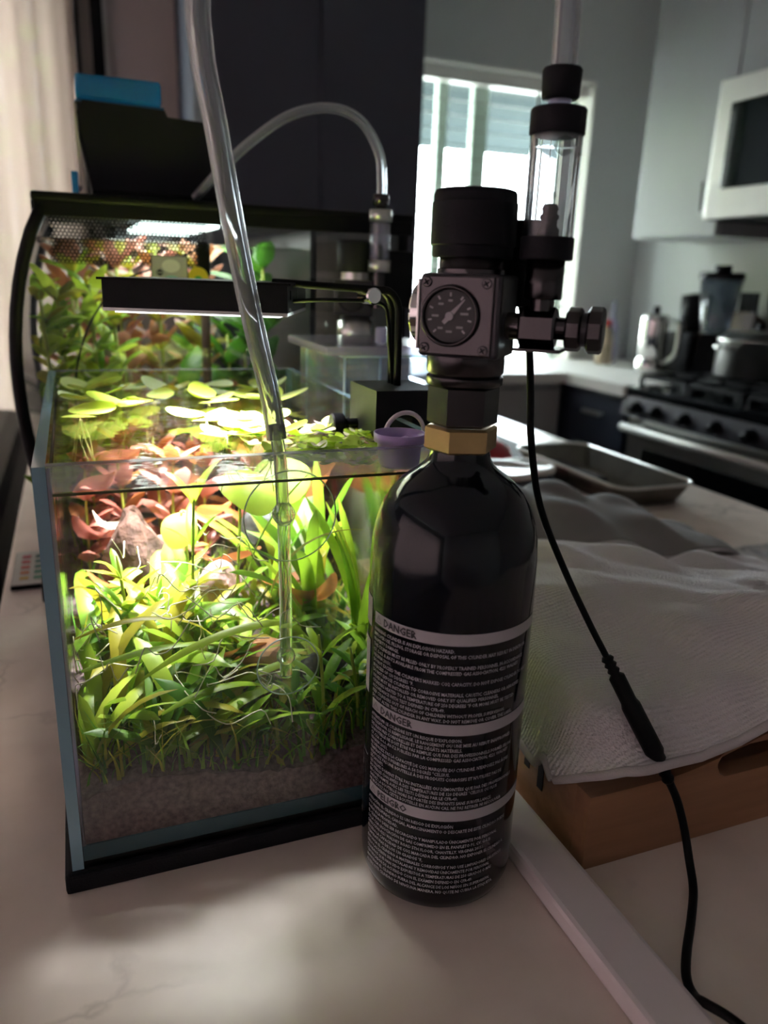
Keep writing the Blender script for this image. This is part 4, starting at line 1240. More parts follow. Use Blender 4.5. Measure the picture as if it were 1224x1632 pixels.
hose = [(0.1996, 0.3114, 0.406), (0.1998, 0.3114, 0.425), (0.1985, 0.3125, 0.452), (0.190, 0.320, 0.500), (0.160, 0.335, 0.545), (0.115, 0.352, 0.550), (0.078, 0.367, 0.505), (0.061, 0.375, 0.448),
        (0.0605, 0.376, 0.420), (0.0660, 0.378, 0.391), (0.0725, 0.381, 0.355), (0.0785, 0.385, 0.327), (0.0855, 0.390, 0.298), (0.0925, 0.395, 0.272), (0.0962, 0.3978, 0.2535), (0.0972, 0.3978, 0.245)]
hz = thing('clear_hose', 'long clear hose looping from bubble counter to glass diffuser', 'hose', (0.1, 0.36, 0.4))
rel(MB().hollow(catmull(hose, 8), 0.0054, 0.0036, 18).build('tube', M_tube), hz)

# ------------------------------------------------------------------ CO2 cylinder with regulator
AX, AY, CR = 0.1745, 0.3340, 0.0430
co = thing('co2_cylinder', 'glossy black CO2 cylinder with printed warnings, regulator and bubble counter', 'gas cylinder', (AX, AY, 0))
prof = [(1e-4, 0.0), (0.030, 0.0), (0.036, 0.0015), (0.0405, 0.006), (0.0425, 0.012), (CR, 0.018), (CR, 0.06), (CR, 0.12), (CR, 0.185), (0.0428, 0.196), (0.0420, 0.205), (0.0402, 0.2135), (0.0372, 0.2215),
        (0.0330, 0.2285), (0.0285, 0.2335), (0.0240, 0.2370), (0.0200, 0.2398), (0.0172, 0.2425), (0.0155, 0.2455), (0.0148, 0.249), (0.0146, 0.2535), (0.0146, 0.256), (1e-4, 0.256)]
MB().lathe(prof, 72).build('bottle', M_gloss, co)

dcam = Vector((-AX, -AY, 0)).normalized()
rcam = Vector((-dcam.y, dcam.x, 0))   # to the viewer's right


def wrap(s_, z, r=CR + 0.00025):
    """arc length s_ (0 = facing the viewer, + to the viewer's right), height z"""
    a = s_ / CR
    p = dcam * math.cos(a) * r + rcam * math.sin(a) * r
    return (p.x, p.y, z)


TEXTQ = []


def queue_text(body, s0, z0, cap, sx, mat, name, parent, bold=0.0, fit=None):
    cu = bpy.data.curves.new('t', 'FONT')
    cu.body = body
    cu.size = 1.0
    cu.resolution_u = 1
    cu.offset = bold
    o = bpy.data.objects.new('t', cu)
    COL.objects.link(o)
    TEXTQ.append((o, s0, z0, cap, sx, mat, name, parent, fit))


def flush_text():
    bpy.context.view_layer.update()
    dg = bpy.context.evaluated_depsgraph_get()
    groups = {}
    for (o, s0, z0, cap, sx, mat, name, parent, fit) in TEXTQ:
        me = o.evaluated_get(dg).to_mesh()
        k = cap / 0.72
        vs = [v.co.copy() for v in me.vertices]
        pol = [tuple(p.vertices) for p in me.polygons]
        key = (name, parent.name)
        g = groups.setdefault(key, (MB(), mat, parent))
        xm = max((v.x for v in vs), default=1)
        kx = k * sx
        if fit and xm * kx > fit:
            kx = fit / xm
        g[0].add([wrap(s0 + v.x * kx, z0 + v.y * k, CR + 0.0005) for v in vs], pol)
        o.evaluated_get(dg).to_mesh_clear()
    for q in TEXTQ:
        cu = q[0].data
        bpy.data.objects.remove(q[0])
        bpy.data.curves.remove(cu)
    for (name, _), (mb, mat, parent) in groups.items():
        mb.build(name, mat, parent)
    TEXTQ.clear()


S0, S1 = -0.0445, 0.0590


def strip(z0, z1, s0=S0, s1=S1, name='warning_band', n=40, mat=M_print, parent=co):
    v, f = [], []
    for i in range(n + 1):
        s_ = s0 + (s1 - s0) * i / n
        v += [wrap(s_, z0), wrap(s_, z1)]
    for i in range(n):
        f.append((i * 2, i * 2 + 2, i * 2 + 3, i * 2 + 1))
    return MB().add(v, f, 0, True).build(name, mat, parent)


BLOCKS = (
    (0.1690, 0.1628, 'DANGER', 0.1615, 0.00292, (
        'WARNING: CYLINDER IS AN EXPLOSION HAZARD.',
        'IMPROPER USE, FILLING, STORAGE OR DISPOSAL OF THIS CYLINDER MAY RESULT IN DEATH OR',
        'PROPERTY DAMAGE.',
        'THIS CYLINDER MUST BE FILLED ONLY BY PROPERLY TRAINED PERSONNEL IN ACCORDANCE',
        'CV, G-6.3, & AV-7.2 AVAILABLE FROM THE COMPRESSED GAS ASSOCIATION, 4221 WALNEY',
        'VIRGINIA 20151.',
        "DO NOT EXCEED THE CYLINDER'S MARKED CO2 CAPACITY. DO NOT EXPOSE CYLINDER TO HEAT",
        'IN EXCESS OF 130 DEGREES \u00b0F.',
        'DO NOT EXPOSE CYLINDER TO CORROSIVE MATERIALS, CAUSTIC CLEANERS OR ABRASIVES',
        'VALVES MUST BE INSTALLED OR REMOVED ONLY BY QUALIFIED PERSONNEL.',
        'CYLINDERS HEATED TO A TEMPERATURE OF 250 DEGREES \u00b0F OR MORE MUST BE TESTED',
        'ACCORDANCE WITH TEST DEFINED IN CFR-49.',
        'KEEP CYLINDERS OUT OF REACH OF CHILDREN WITHOUT PROPER SUPERVISION.',
        'DO NOT ALTER THIS CYLINDER IN ANY WAY. DO NOT REMOVE OR COVER THE LABEL.')),
    (0.1200, 0.1138, 'DANGER', 0.1125, 0.00282, (
        "ATTENTION: LE CYLINDRE EST UN RISQUE D'EXPLOSION.",
        "L'UTILISATION, LE REMPLISSAGE, LE RANGEMENT OU UNE MISE AU REBUT INAPPROPRI\u00c9S",
        'DES BLESSURES CORPORELLES ET DES D\u00c9G\u00c2TS MAT\u00c9RIELS.',
        'LA BOUTEILLE NE DOIT \u00caTRE PAS REMPLIE QUE PAR DES PROFESSIONNELS FORM\u00c9S SELON',
        'CV, CGA G-6.6, AV-7.2 PUBLI\u00c9ES PAR LA COMPRESSED GAS ASSOCIATION, 4221 WALNEY',
        'VIRGINIA 20151.',
        "NE D\u00c9PASSEZ PAS LA CAPACIT\u00c9 DE CO2 MARQU\u00c9E DU CYLINDRE. N'EXPOSEZ PAS \u00c0 DES",
        'TEMP\u00c9RATURES SUP\u00c9RIEURES \u00c0 54 DEGR\u00c9S \u00b0CELSIUS.',
        "N'EXPOSEZ PAS UNE BOUTEILLE \u00c0 DES PRODUITS CORROSIFS ET N'UTILISEZ PAS DE",
        'D\u00c9CAPANTS.',
        'LES VALVES DOIVENT \u00caTRE PAS INSTALL\u00c9ES OU D\u00c9MONT\u00c9ES QUE PAR DES PROFESSIONNELS',
        'BOUTEILLES CHAUFF\u00c9ES \u00c0 DES TEMP\u00c9RATURES DE 120 DEGR\u00c9S \u00b0CELSIUS OU PLUS',
        'EN CONFORMIT\u00c9 AVEC LES TESTS D\u00c9FINIS PAR LE CFR-49.',
        'GARDEZ LA BOUTEILLE HORS DE PORT\u00c9E DES ENFANTS SANS SURVEILLANCE.',
        'NE MODIFIEZ PAS CETTE BOUTEILLE EN AUCUN CAS. NE PAS RETIRER NI RECOUVRIR')),
    (0.0695, 0.0633, 'PELIGRO', 0.0620, 0.00318, (
        'ATENCI\u00d3N: EL CILINDRO ES UN RIESGO DE EXPLOSI\u00d3N',
        'USO INAPROPIADO, CARGAS, ALMACENAMIENTO O DESCARTE DE ESTE CILINDRO PUEDE',
        'DA\u00d1O A LA PROPIEDAD.',
        'EL CILINDRO DEBE SER RECARGADO Y MANIPULADO \u00daNICAMENTE POR PERSONAL',
        'DE LA CGA (ASOCIACI\u00d3N DE GAS COMPRIMIDO EN EL PANFLETO P1, CV, G-6.3)',
        'DIRECCI\u00d3N 4221 WALNEY ROAD 5TH FLOOR, CHANTILLY, VIRGINIA 20151.',
        'EXCEDA LA CAPACIDAD DE CO2 MARCADA DEL CILINDRO. NO EXPONER EL CILINDRO A',
        'TEMPERATURAS DE LOS 130 GRADOS \u00b0F.',
        'EXPONGA EL CILINDRO A MATERIALES CORROSIVOS Y NO USE LIMPIADORES C\u00c1USTICOS',
        'V\u00c1LVULAS DEBEN SER INSTALADAS Y REMOVIDAS \u00daNICAMENTE POR PERSONAL',
        'CILINDROS QUE HAN SIDO EXPUESTOS A TEMPERATURAS DE 250 GRADOS O M\u00c1S',
        'CERTIFICADOS DE ACUERDO CON EL EX\u00c1MEN DEFINIDO EN CFR-49.',
        'MANTENGA EL CILINDRO FUERA DEL ALCANCE DE LOS NI\u00d1OS SIN SUPERVISI\u00d3N.',
        'ALTERE ESTE CILINDRO DE NINGUNA MANERA. NO QUITE NI CUBRA LA ETIQUETA.')))
for (zt, zb, word, zl, pitch, lines) in BLOCKS:
    band = strip(zb, zt)
    queue_text(word, S0 + 0.0085, zb + 0.0012, 0.0040, 0.92, M_printdk, 'lettering', band, 0.03)
    # warning triangle with mark
    tz = zb + 0.0013
    tri = MB()
    for (p0, p1) in (((0.0018, 0), (0.0066, 0)), ((0.0066, 0), (0.0042, 0.0038)), ((0.0042, 0.0038), (0.0018, 0))):
        dx_, dz_ = p1[0] - p0[0], p1[1] - p0[1]
        ln = math.hypot(dx_, dz_); nx_, nz_ = -dz_ / ln * 0.00022, dx_ / ln * 0.00022
        q = [(p0[0] - nx_, p0[1] - nz_), (p1[0] - nx_, p1[1] - nz_), (p1[0] + nx_, p1[1] + nz_), (p0[0] + nx_, p0[1] + nz_)]
        tri.add([wrap(S0 + a_, tz + c_, CR + 0.0005) for a_, c_ in q], [(0, 1, 2, 3)])
    tri.add([wrap(S0 + a_, tz + c_, CR + 0.0005) for a_, c_ in ((0.0040, 0.0010), (0.0044, 0.0010), (0.0045, 0.0026), (0.0039, 0.0026))], [(0, 1, 2, 3)])
    tri.build('warning_triangle', pm('label_mid_print', (0.16, 0.155, 0.16), 0.5), band)
    for i, ln in enumerate(lines):
        queue_text(ln, S0 + 0.0003, zl - (i + 1) * pitch + 0.0006, 0.00188, 0.80, M_print, 'small_print', co, 0.018, S1 - S0 - 0.001)
# the neighbouring label, seen edge-on at the left
strip(0.158, 0.174, -0.075, -0.0490, 'pale_label')
strip(0.119, 0.150, -0.075, -0.0505, 'pale_label')
for i, (z_, s0_, s1_) in enumerate(((0.1145, -0.08, -0.0492), (0.1105, -0.08, -0.0490), (0.1015, -0.08, -0.0510), (0.0975, -0.08, -0.0488), (0.0890, -0.08, -0.053), (0.0852, -0.08, -0.0486), (0.0815, -0.08, -0.0492), (0.0725, -0.08, -0.0520),
                                    (0.0690, -0.08, -0.049), (0.0655, -0.08, -0.0486), (0.0560, -0.08, -0.0512), (0.0528, -0.08, -0.0490), (0.0497, -0.08, -0.0486), (0.0465, -0.08, -0.0495), (0.0400, -0.08, -0.0500), (0.0365, -0.08, -0.0486))):
    if z_ == 0.0815:
        strip(z_, z_ + 0.0005, s0_, s1_, 'printed_rule', 12)
    else:
        w_ = rg.choice(('CO2 CYLINDER WARNING', 'FILL ONLY WITH CO2', 'DOT-3AL 1800 TC-3ALM', 'KEEP AWAY FROM HEAT'))
        queue_text(w_, s0_, z_, 0.0019, 0.75, M_print, 'side_print', co, 0.018, s1_ - s0_)
flush_text()


def hexprism(mb, r, z0, z1, rot=0.0, ch=0.0008):
    pr = [(1e-5, z0), (r - ch * 2, z0), (r, z0 + ch * 1.4), (r, z1 - ch * 1.4), (r - ch * 2, z1), (1e-5, z1)]
    return mb.lathe(pr, 6, 0, Rm(rot, 'Z'), False)


A_cam = math.atan2(dcam.y, dcam.x)
hexprism(MB(), 0.0182, 0.2495, 0.2618, A_cam + 0.75).build('brass_nut', M_brass, co)
hexprism(MB(), 0.0174, 0.2622, 0.2815, A_cam + 0.62).build('hex_adapter', M_gun, co)
MB().lathe([(1e-4, 0.2815), (0.0176, 0.2815), (0.0184, 0.2822), (0.0184, 0.2855), (0.0184, 0.2855), (0.0172, 0.2862), (0.0172, 0.2862), (0.0186, 0.288), (0.0186, 0.2955), (0.0186, 0.2955), (1e-4, 0.2958)], 40).build('flange', M_gun, co)
nrm = Vector((-math.sin(math.radians(42)), -math.cos(math.radians(42)), 0))
ev = Vector((nrm.y * -1, nrm.x, 0))        # to the viewer's right along the block face
ev = Vector((math.cos(math.radians(42)), -math.sin(math.radians(42)), 0))
RB = Matrix(((ev.x, -nrm.x, 0, 0), (ev.y, -nrm.y, 0, 0), (0, 0, 1, 0), (0, 0, 0, 1)))   # local x = right, y = away from face, z = up
blk = MB().box((-0.0185, -0.0180, 0.2955), (0.0190, 0.0190, 0.3325), 0, RB, 0.0018).build('regulator_block', M_gun2, co)
fp = MB().box((-0.0180, -0.0194, 0.2965), (0.0160, -0.0178, 0.3315), 0, RB, 0.0007).build('gauge_plate', M_gun, co)
# gauge ring, dial, marks, needle
GM = RB @ Tm(-0.0035, -0.0194, 0.3140) @ Rm(PI / 2, 'X')     # local z points out of the face
o = MB().lathe([(0.0118, 0.0), (0.0138, 0.0), (0.0138, 0.0), (0.0136, 0.0022), (0.0128, 0.0030), (0.0120, 0.0026), (0.0116, 0.0008), (0.0116, 0.0)], 48, 0, GM).build('gauge_ring', M_gun, co)
MB().disc(0.0117, 40, 0, GM @ Tm(0, 0, 0.0006)).build('dial', M_dial, o)
for k in range(9):
    a = math.radians(225 - k * 33.75)
    MB().box((0.0086, -0.0004, 0.0007), (0.0103, 0.0004, 0.0010), 0, GM @ Rm(a, 'Z')).build('tick_mark', M_print, o)
for (a, w_) in ((232, 0.0012), (180, 0.0016), (130, 0.0012), (90, 0.0010), (10, 0.0018), (-45, 0.0015), (270, 0.0014)):
    a = math.radians(a)
    MB().box((-w_, -0.0005, 0.0007), (w_, 0.0005, 0.0010), 0, GM @ Tm(0.0068 * math.cos(a), 0.0068 * math.sin(a), 0)).build('dial_figure', pm('dial_print', (0.25, 0.25, 0.26), 0.5), o)
nd = GM @ Rm(math.radians(48), 'Z')
MB().add([(-0.0042, -0.0009, 0.0013), (0, -0.0012, 0.0013), (0.0100, -0.0002, 0.0013), (0.0100, 0.0002, 0.0013), (0, 0.0012, 0.0013), (-0.0042, 0.0009, 0.0013)], [(0, 1, 2, 3, 4, 5)], 0, False, nd).cyl(0.0019, 0.0007, 0.0020, 16, 0, nd).build('needle', M_print, o)
for (qx, qz) in ((-0.0150, 0.3285), (0.0125, 0.3285), (0.0125, 0.2995), (-0.0150, 0.2995)):
    sm_ = RB @ Tm(qx, -0.0194, qz) @ Rm(PI / 2, 'X')
    q = MB().cyl(0.0023, 0, 0.0010, 16, 0, sm_, ch=0.0004).build('screw', M_gun, fp)
    MB().box((-0.0014, -0.0003, 0.0010), (0.0014, 0.0003, 0.0012), 0, sm_ @ Rm(0.6, 'Z')).box((-0.0003, -0.0014, 0.0010), (0.0003, 0.0014, 0.0012), 0, sm_ @ Rm(0.6, 'Z')).build('screw_slot', M_black, fp)
# round gauge seen edge-on at the left of the block
lm_ = RB @ Tm(-0.0185, 0.004, 0.314) @ Rm(-PI / 2, 'Y')
MB().cyl(0.0035, 0, 0.004, 14, 0, lm_).cyl(0.0140, 0.0030, 0.0085, 36, 0, lm_, ch=0.001).build('side_gauge', M_chrome, co)
MB().box((-0.0200, -0.0185, 0.2985), (-0.0186, -0.006, 0.3300), 0, RB, 0.0005).build('side_plate', M_steel, co)
MB().lathe([(0.0160, 0.3325), (0.0160, 0.3345), (0.0160, 0.3345), (0.0152, 0.335), (0.0152, 0.3425)], 40).build('bonnet', M_gun, co)
pr = [(1e-4, 0.3395), (0.0178, 0.3395), (0.0185, 0.340), (0.0185, 0.340), (0.0185, 0.3445), (0.0185, 0.3445), (0.0194, 0.345), (0.0194, 0.345), (0.0194, 0.3630), (0.0194, 0.3630), (0.0189, 0.3635), (0.0189, 0.3665), (0.0182, 0.3682), (0.0165, 0.3688), (1e-4, 0.3685)]
kb = MB().lathe(pr, 72).build('pressure_knob', M_matte, co)
# solenoid behind the knob
so = MB().box((0.006, 0.0195, 0.318), (0.0265, 0.040, 0.358), 0, RB, 0.002).build('solenoid_coil', M_black, co)
MB().box((0.0266, 0.0215, 0.332), (0.0270, 0.038, 0.355), 0, RB).build('solenoid_label', M_card, so)
# needle valve and bubble counter
vz = 0.3100
Mv = RB @ Tm(0.0190, 0.0, vz) @ Rm(PI / 2, 'Y')            # local z runs to the viewer's right
MB().cyl(0.0062, 0, 0.0065, 20, 0, Mv).lathe([(1e-4, 0.006), (0.0088, 0.006), (0.0094, 0.007), (0.0094, 0.0215), (0.0085, 0.0225), (1e-4, 0.0225)], 6, 0, Mv, False).cyl(0.0050, 0.0225, 0.028, 18, 0, Mv).build('needle_valve', M_gun, co)
MB().box((0.0235, -0.011, vz - 0.0105), (0.0455, 0.011, vz - 0.0088), 0, RB, 0.0006).build('valve_foot', M_gun, co)
for z0, z1, r_ in ((0.0270, 0.0340, 0.0098), (0.0365, 0.0435, 0.0105)):
    v_ = MB()
    n_ = 14
    for k in range(2 * n_):
        a = PI * k / n_
    prf = [(1e-4, z0), (r_ - 0.001, z0), (r_, z0 + 0.001), (r_, z1 - 0.001), (r_ - 0.001, z1), (1e-4, z1)]
    v_.lathe(prf, 10, 0, Mv, False)
    v_.build('valve_knob', M_gun, co)
MB().cyl(0.0075, 0.0335, 0.037, 18, 0, Mv).build('knob_collar', M_gun2, co)
bcx = RB @ Tm(0.0338, 0.0, 0.0)
MB().cyl(0.0058, 0.3175, 0.3235, 18, 0, bcx).build('counter_stud', M_gun, co)
MB().lathe([(1e-4, 0.3225), (0.0082, 0.3225), (0.0086, 0.3232), (0.0086, 0.3400), (1e-4, 0.3400)], 32, 0, bcx).build('counter_nut', M_gun, co)
MB().lathe([(1e-4, 0.3395), (0.0113, 0.3395), (0.0118, 0.3401), (0.0118, 0.3401), (0.0118, 0.3487), (0.0118, 0.3487), (0.0113, 0.3492), (1e-4, 0.3492)], 40, 0, bcx).build('lower_cap', M_matte, co)
gl = MB().lathe([(0.0112, 0.3490), (0.0112, 0.3903)], 40, 0, bcx).lathe([(0.0096, 0.3903), (0.0096, 0.3490)], 40, 0, bcx).build('counter_glass', M_bcglass, co)
MB().lathe([(1e-4, 0.3496), (0.0093, 0.3496), (0.0093, 0.3855), (1e-4, 0.3850)], 36, 0, bcx).build('counter_water', clear('counter_water', (0.96, 0.97, 1.0), 0.03, 0.0), gl)
MB().lathe([(1e-4, 0.3492), (0.0048, 0.3492), (0.0048, 0.3522), (0.0036, 0.3537), (0.0036, 0.3562), (0.0042, 0.3567), (0.0042, 0.3582), (0.0034, 0.3587), (0.0034, 0.3602), (0.0038, 0.3607), (0.0030, 0.3627), (1e-4, 0.3632)], 20, 0, bcx).build('check_valve', M_gun, gl)
MB().lathe([(1e-4, -0.0022), (0.0015, -0.0016), (0.0022, 0), (0.0015, 0.0016), (1e-4, 0.0022)], 14, 0, bcx @ Tm(0, 0, 0.3662)).build('gas_bubble', M_cup, gl)
MB().lathe([(1e-4, -0.0042), (0.003, -0.003), (0.0043, 0), (0.003, 0.003), (1e-4, 0.0042)], 16, 0, bcx @ Tm(0.004, -0.003, 0.3858)).build('gas_bubble', M_cup, gl)
MB().lathe([(1e-4, 0.3900), (0.0113, 0.3900), (0.0119, 0.3907), (0.0119, 0.3907), (0.0119, 0.4000), (0.0119, 0.4000), (0.0113, 0.4007), (1e-4, 0.4007)], 40, 0, bcx).build('upper_cap', M_matte, co)
MB().cyl(0.0050, 0.4005, 0.4045, 20, 0, bcx).build('cap_neck', M_acryl_lid, co)
MB().lathe([(1e-4, 0.4040), (0.0072, 0.4040), (0.0080, 0.4050), (0.0084, 0.4150), (0.0078, 0.4160), (1e-4, 0.4160)], 32, 0, bcx).build('hose_nut', M_matte, co)

# ------------------------------------------------------------------ solenoid cable with inline plug
cbp = [(0.206, 0.345, 0.330), (0.2085, 0.341, 0.315), (0.2115, 0.338, 0.300), (0.2150, 0.338, 0.275), (0.2180, 0.338, 0.250), (0.2270, 0.338, 0.215), (0.2450, 0.336, 0.178), (0.2620, 0.330, 0.145), (0.2705, 0.3215, 0.126)]
plug = [(0.2705, 0.3215, 0.126), (0.2760, 0.3150, 0.1130), (0.2850, 0.3070, 0.0930), (0.2960, 0.2980, 0.0700), (0.3035, 0.2925, 0.0540)]
cab2 = [(0.3035, 0.2925, 0.0540), (0.3085, 0.2890, 0.042), (0.3120, 0.284, 0.026), (0.3110, 0.275, 0.0095), (0.303, 0.262, 0.0035), (0.287, 0.246, 0.0026), (0.270, 0.2305, 0.0026), (0.2585, 0.218, 0.0028), (0.2530, 0.207, 0.0050), (0.2495, 0.197, 0.0125), (0.2520, 0.186, 0.0155), (0.262, 0.172, 0.0100), (0.28, 0.15, 0.0026)]
ca = thing('power_cable', 'thin black cable with inline plug hanging from the regulator over the towel', 'cable', (0.27, 0.32, 0.0))
rel(MB().sweep(catmull(cbp, 6), 0.0019, 10).build('wire', M_black), ca)
pc_ = catmull(plug, 8)
n_ = len(pc_)
rad = []
for i in range(n_):
    t = i / (n_ - 1)
    if t < 0.20: r_ = 0.0026 + 0.0012 * (i % 2)
    elif t < 0.42: r_ = 0.0048
    elif t < 0.72: r_ = 0.0058
    elif t < 0.80: r_ = 0.0046
    else: r_ = 0.0030 + 0.0008 * (i % 2)
    rad.append(r_)
rel(MB().sweep(pc_, rad, 12).build('inline_plug', M_black), ca)
rel(MB().sweep(catmull(cab2, 6), 0.0024, 10).build('wire', M_black), ca)

# ------------------------------------------------------------------ second CO2 unit behind the tank
AX2, AY2 = 0.2665, 0.757
c2 = thing('small_co2_cylinder', 'second black CO2 cylinder with regulator behind the breeder box', 'gas cylinder', (AX2, AY2, 0))
MB().lathe([(1e-4, 0), (0.026, 0), (0.0315, 0.008), (0.0315, 0.165), (0.029, 0.185), (0.021, 0.203), (0.014, 0.213), (0.013, 0.232), (1e-4, 0.232)], 40).build('bottle', M_gloss, c2)
hexprism(MB(), 0.016, 0.230, 0.243, 0.3).build('brass_nut', M_brass, c2)
hexprism(MB(), 0.0165, 0.243, 0.262, 0.5).build('hex_adapter', M_gun, c2)
MB().lathe([(1e-4, 0.262), (0.0178, 0.262), (0.0178, 0.286), (0.0145, 0.287), (0.0145, 0.292), (1e-4, 0.292)], 36).build('flange', M_steel, c2)
MB().box((-0.021, -0.0175, 0.292), (0.0175, 0.0175, 0.326), 0, Rm(-0.35, 'Z'), 0.002).build('regulator_block', M_gun2, c2)
MB().cyl(0.0135, 0, 0.006, 30, 0, Rm(-0.35, 'Z') @ Tm(-0.003, -0.0175, 0.309) @ Rm(PI / 2, 'X'), ch=0.001).build('gauge', M_gun, c2)
MB().cyl(0.0145, 0.326, 0.334, 30).build('bonnet', M_steel, c2)
MB().lathe([(1e-4, 0.333), (0.0185, 0.333), (0.019, 0.335), (0.019, 0.360), (0.017, 0.363), (1e-4, 0.363)], 40).build('pressure_knob', M_matte, c2)
MB().box((0.020, -0.016, 0.300), (0.056, 0.016, 0.355), 0, None, 0.004).build('solenoid_coil', M_black, c2)
cx2 = Tm(0.014, -0.028, 0)
MB().cyl(0.006, 0.300, 0.335, 20, 0, cx2).build('counter_stem', M_gun, c2)
MB().sweep([(0.008, -0.012, 0.306), (0.014, -0.028, 0.306)], 0.006, 12).build('valve_arm', M_gun, c2)
MB().lathe([(1e-4, 0.334), (0.0108, 0.334), (0.0108, 0.345), (1e-4, 0.345)], 30, 0, cx2).build('lower_cap', M_steel, c2)
MB().lathe([(0.0100, 0.345), (0.0100, 0.380)], 30, 0, cx2).lathe([(0.0086, 0.380), (0.0086, 0.345)], 30, 0, cx2).build('counter_glass', M_acryl, c2)
MB().lathe([(1e-4, 0.345), (0.004, 0.345), (0.0035, 0.358), (1e-4, 0.36)], 14, 0, cx2).build('check_valve', M_gun, c2)
MB().lathe([(1e-4, 0.380), (0.0108, 0.380), (0.0108, 0.3905), (1e-4, 0.3905)], 30, 0, cx2).build('upper_cap', M_steel, c2)
MB().lathe([(1e-4, 0.3905), (0.005, 0.3905), (0.005, 0.394), (0.0075, 0.394), (0.0078, 0.404), (1e-4, 0.404)], 24, 0, cx2).build('hose_nut', M_gun, c2)
h2 = thing('arched_hose', 'clear hose arching from the second bubble counter into the hooded aquarium', 'hose', (0.2, 0.75, 0.4))
hp2 = [(0.2805, 0.729, 0.398), (0.2805, 0.729, 0.415), (0.278, 0.732, 0.440), (0.262, 0.738, 0.466), (0.235, 0.745, 0.4755), (0.200, 0.755, 0.468), (0.165, 0.768, 0.444), (0.140, 0.780, 0.420), (0.126, 0.800, 0.4040), (0.122, 0.822, 0.398)]
rel(MB().hollow(catmull(hp2, 8), 0.0046, 0.0031, 14).build('tube', M_tube), h2)

# ------------------------------------------------------------------ big hooded aquarium behind, seen from its side
FY0, FY1 = 0.795, 1.185
fx = thing('hooded_aquarium', 'large bow-front aquarium with black hood behind the small tank', 'aquarium', (0.145, 0.99, 0))
def fprof(z):      # bow of the front (towards -x)
    t = (z - 0.02) / 0.36
    return -0.020 - 0.034 * math.sin(PI * min(1, max(0, 1 - t)) ** 0.8) if 0 <= t <= 1 else -0.02
zs = [0.02 + 0.36 * k / 16 for k in range(17)]
FXR = 0.337
def side_poly(inset, z0=None, z1=None):
    zz = [z for z in zs]
    return [(fprof(z) + inset, z) for z in zz] + [(FXR - inset, zz[-1]), (FXR - inset, zz[0])]
rel(MB().box((-0.05, FY0, 0), (FXR, FY1, 0.02), bev=0.003).build('base', M_black), fx)
rel(MB().prism(side_poly(0.002), FY0, FY0 + 0.004).build('side_pane', M_glass), fx)
rel(MB().prism(side_poly(0.002), FY1 - 0.004, FY1).build('side_pane', M_glass), fx)
# bow-front pane
b = MB()
vv, ff = [], []
for z in zs:
    vv += [(fprof(z), FY0 + 0.004, z), (fprof(z), FY1 - 0.004, z), (fprof(z) + 0.004, FY0 + 0.004, z), (fprof(z) + 0.004, FY1 - 0.004, z)]
for k in range(len(zs) - 1):
    a = k * 4
    ff += [(a, a + 4, a + 5, a + 1), (a + 2, a + 3, a + 7, a + 6)]
rel(b.add(vv, ff, 0, True).build('bow_pane', M_glass), fx)
# black corner bead following the bow
bead = [(fprof(z) + 0.003, FY0 - 0.001, z) for z in zs]
rel(MB().sweep(bead, 0.0058, 10).build('corner_bead', M_black), fx)
rel(MB().sweep([(fprof(z) + 0.003, FY1, z) for z in zs], 0.0058, 10).build('corner_bead', M_black), fx)
rel(MB().box((FXR - 0.010, FY0 - 0.002, 0.02), (FXR, FY1, 0.38)).build('back_panel', M_black), fx)
rel(MB().box((0.232, FY0 + 0.005, 0.022), (0.238, FY1 - 0.005, 0.372)).build('chamber_wall', M_black), fx)
# hood: a lid with skirt, open underneath for the lamp
hdz = 0.378
hood = rel(MB().box((-0.026, FY0 - 0.006, hdz + 0.006), (FXR + 0.004, FY1 + 0.004, 0.3925), bev=0.003).build('hood', M_black), fx)
for a, c in (((-0.024, FY0 - 0.005, hdz - 0.006), (FXR + 0.003, FY0 - 0.001, hdz + 0.007)), ((-0.026, FY0 - 0.001, hdz - 0.004), (-0.022, FY1, hdz + 0.007)), ((FXR, FY0 - 0.001, hdz - 0.006), (FXR + 0.003, FY1, hdz + 0.007))):
    o = MB().box(a, c, bev=0.001).build('hood_skirt', M_black); o.parent = hood
o = MB().box((0.075, FY0 + 0.06, hdz - 0.006), (0.15, FY1 - 0.09, hdz - 0.001), bev=0.001).build('lamp_bar', M_led2); o.parent = hood
ld = bpy.data.lights.new('hood_light', 'AREA'); ld.shape = 'RECTANGLE'; ld.size = 0.14; ld.size_y = 0.24; ld.energy = 0.8; ld.color = (0.93, 1.0, 0.92)
lo = bpy.data.objects.new('hood_light', ld); COL.objects.link(lo); lo.location = (0.125, FY0 + 0.175, hdz - 0.008)
# honeycomb print on the pane, fading band at the top left
b = MB()
hr = 0.0020
y_ = FY0 - 0.0006
nrow = 0
zz = 0.3725
while zz > 0.333:
    xx = -0.012 + (hr * 0.866 if nrow % 2 else 0)
    while xx < 0.128:
        vv, ff = [], []
        for k in range(6):
            a = PI / 6 + k * PI / 3
            vv += [(xx + hr * math.cos(a), y_, zz + hr * math.sin(a)), (xx + hr * 0.64 * math.cos(a), y_, zz + hr * 0.64 * math.sin(a))]
        for k in range(6):
            k2 = (k + 1) % 6
            ff.append((k * 2, k2 * 2, k2 * 2 + 1, k * 2 + 1))
        b.add(vv, ff)
        xx += hr * 1.732
    zz -= hr * 1.5
    nrow += 1
rel(b.build('honeycomb_print', M_black, kind='stuff'), fx)
rel(MB().box((-0.045, FY0 + 0.005, 0.0205), (0.2315, FY1 - 0.005, 0.075)).build('gravel_bed', M_soil), fx)
rel(MB().box((-0.035, FY0 + 0.0055, 0.3535), (0.2315, FY1 - 0.0055, 0.3545)).build('water_sheet', M_water), fx)
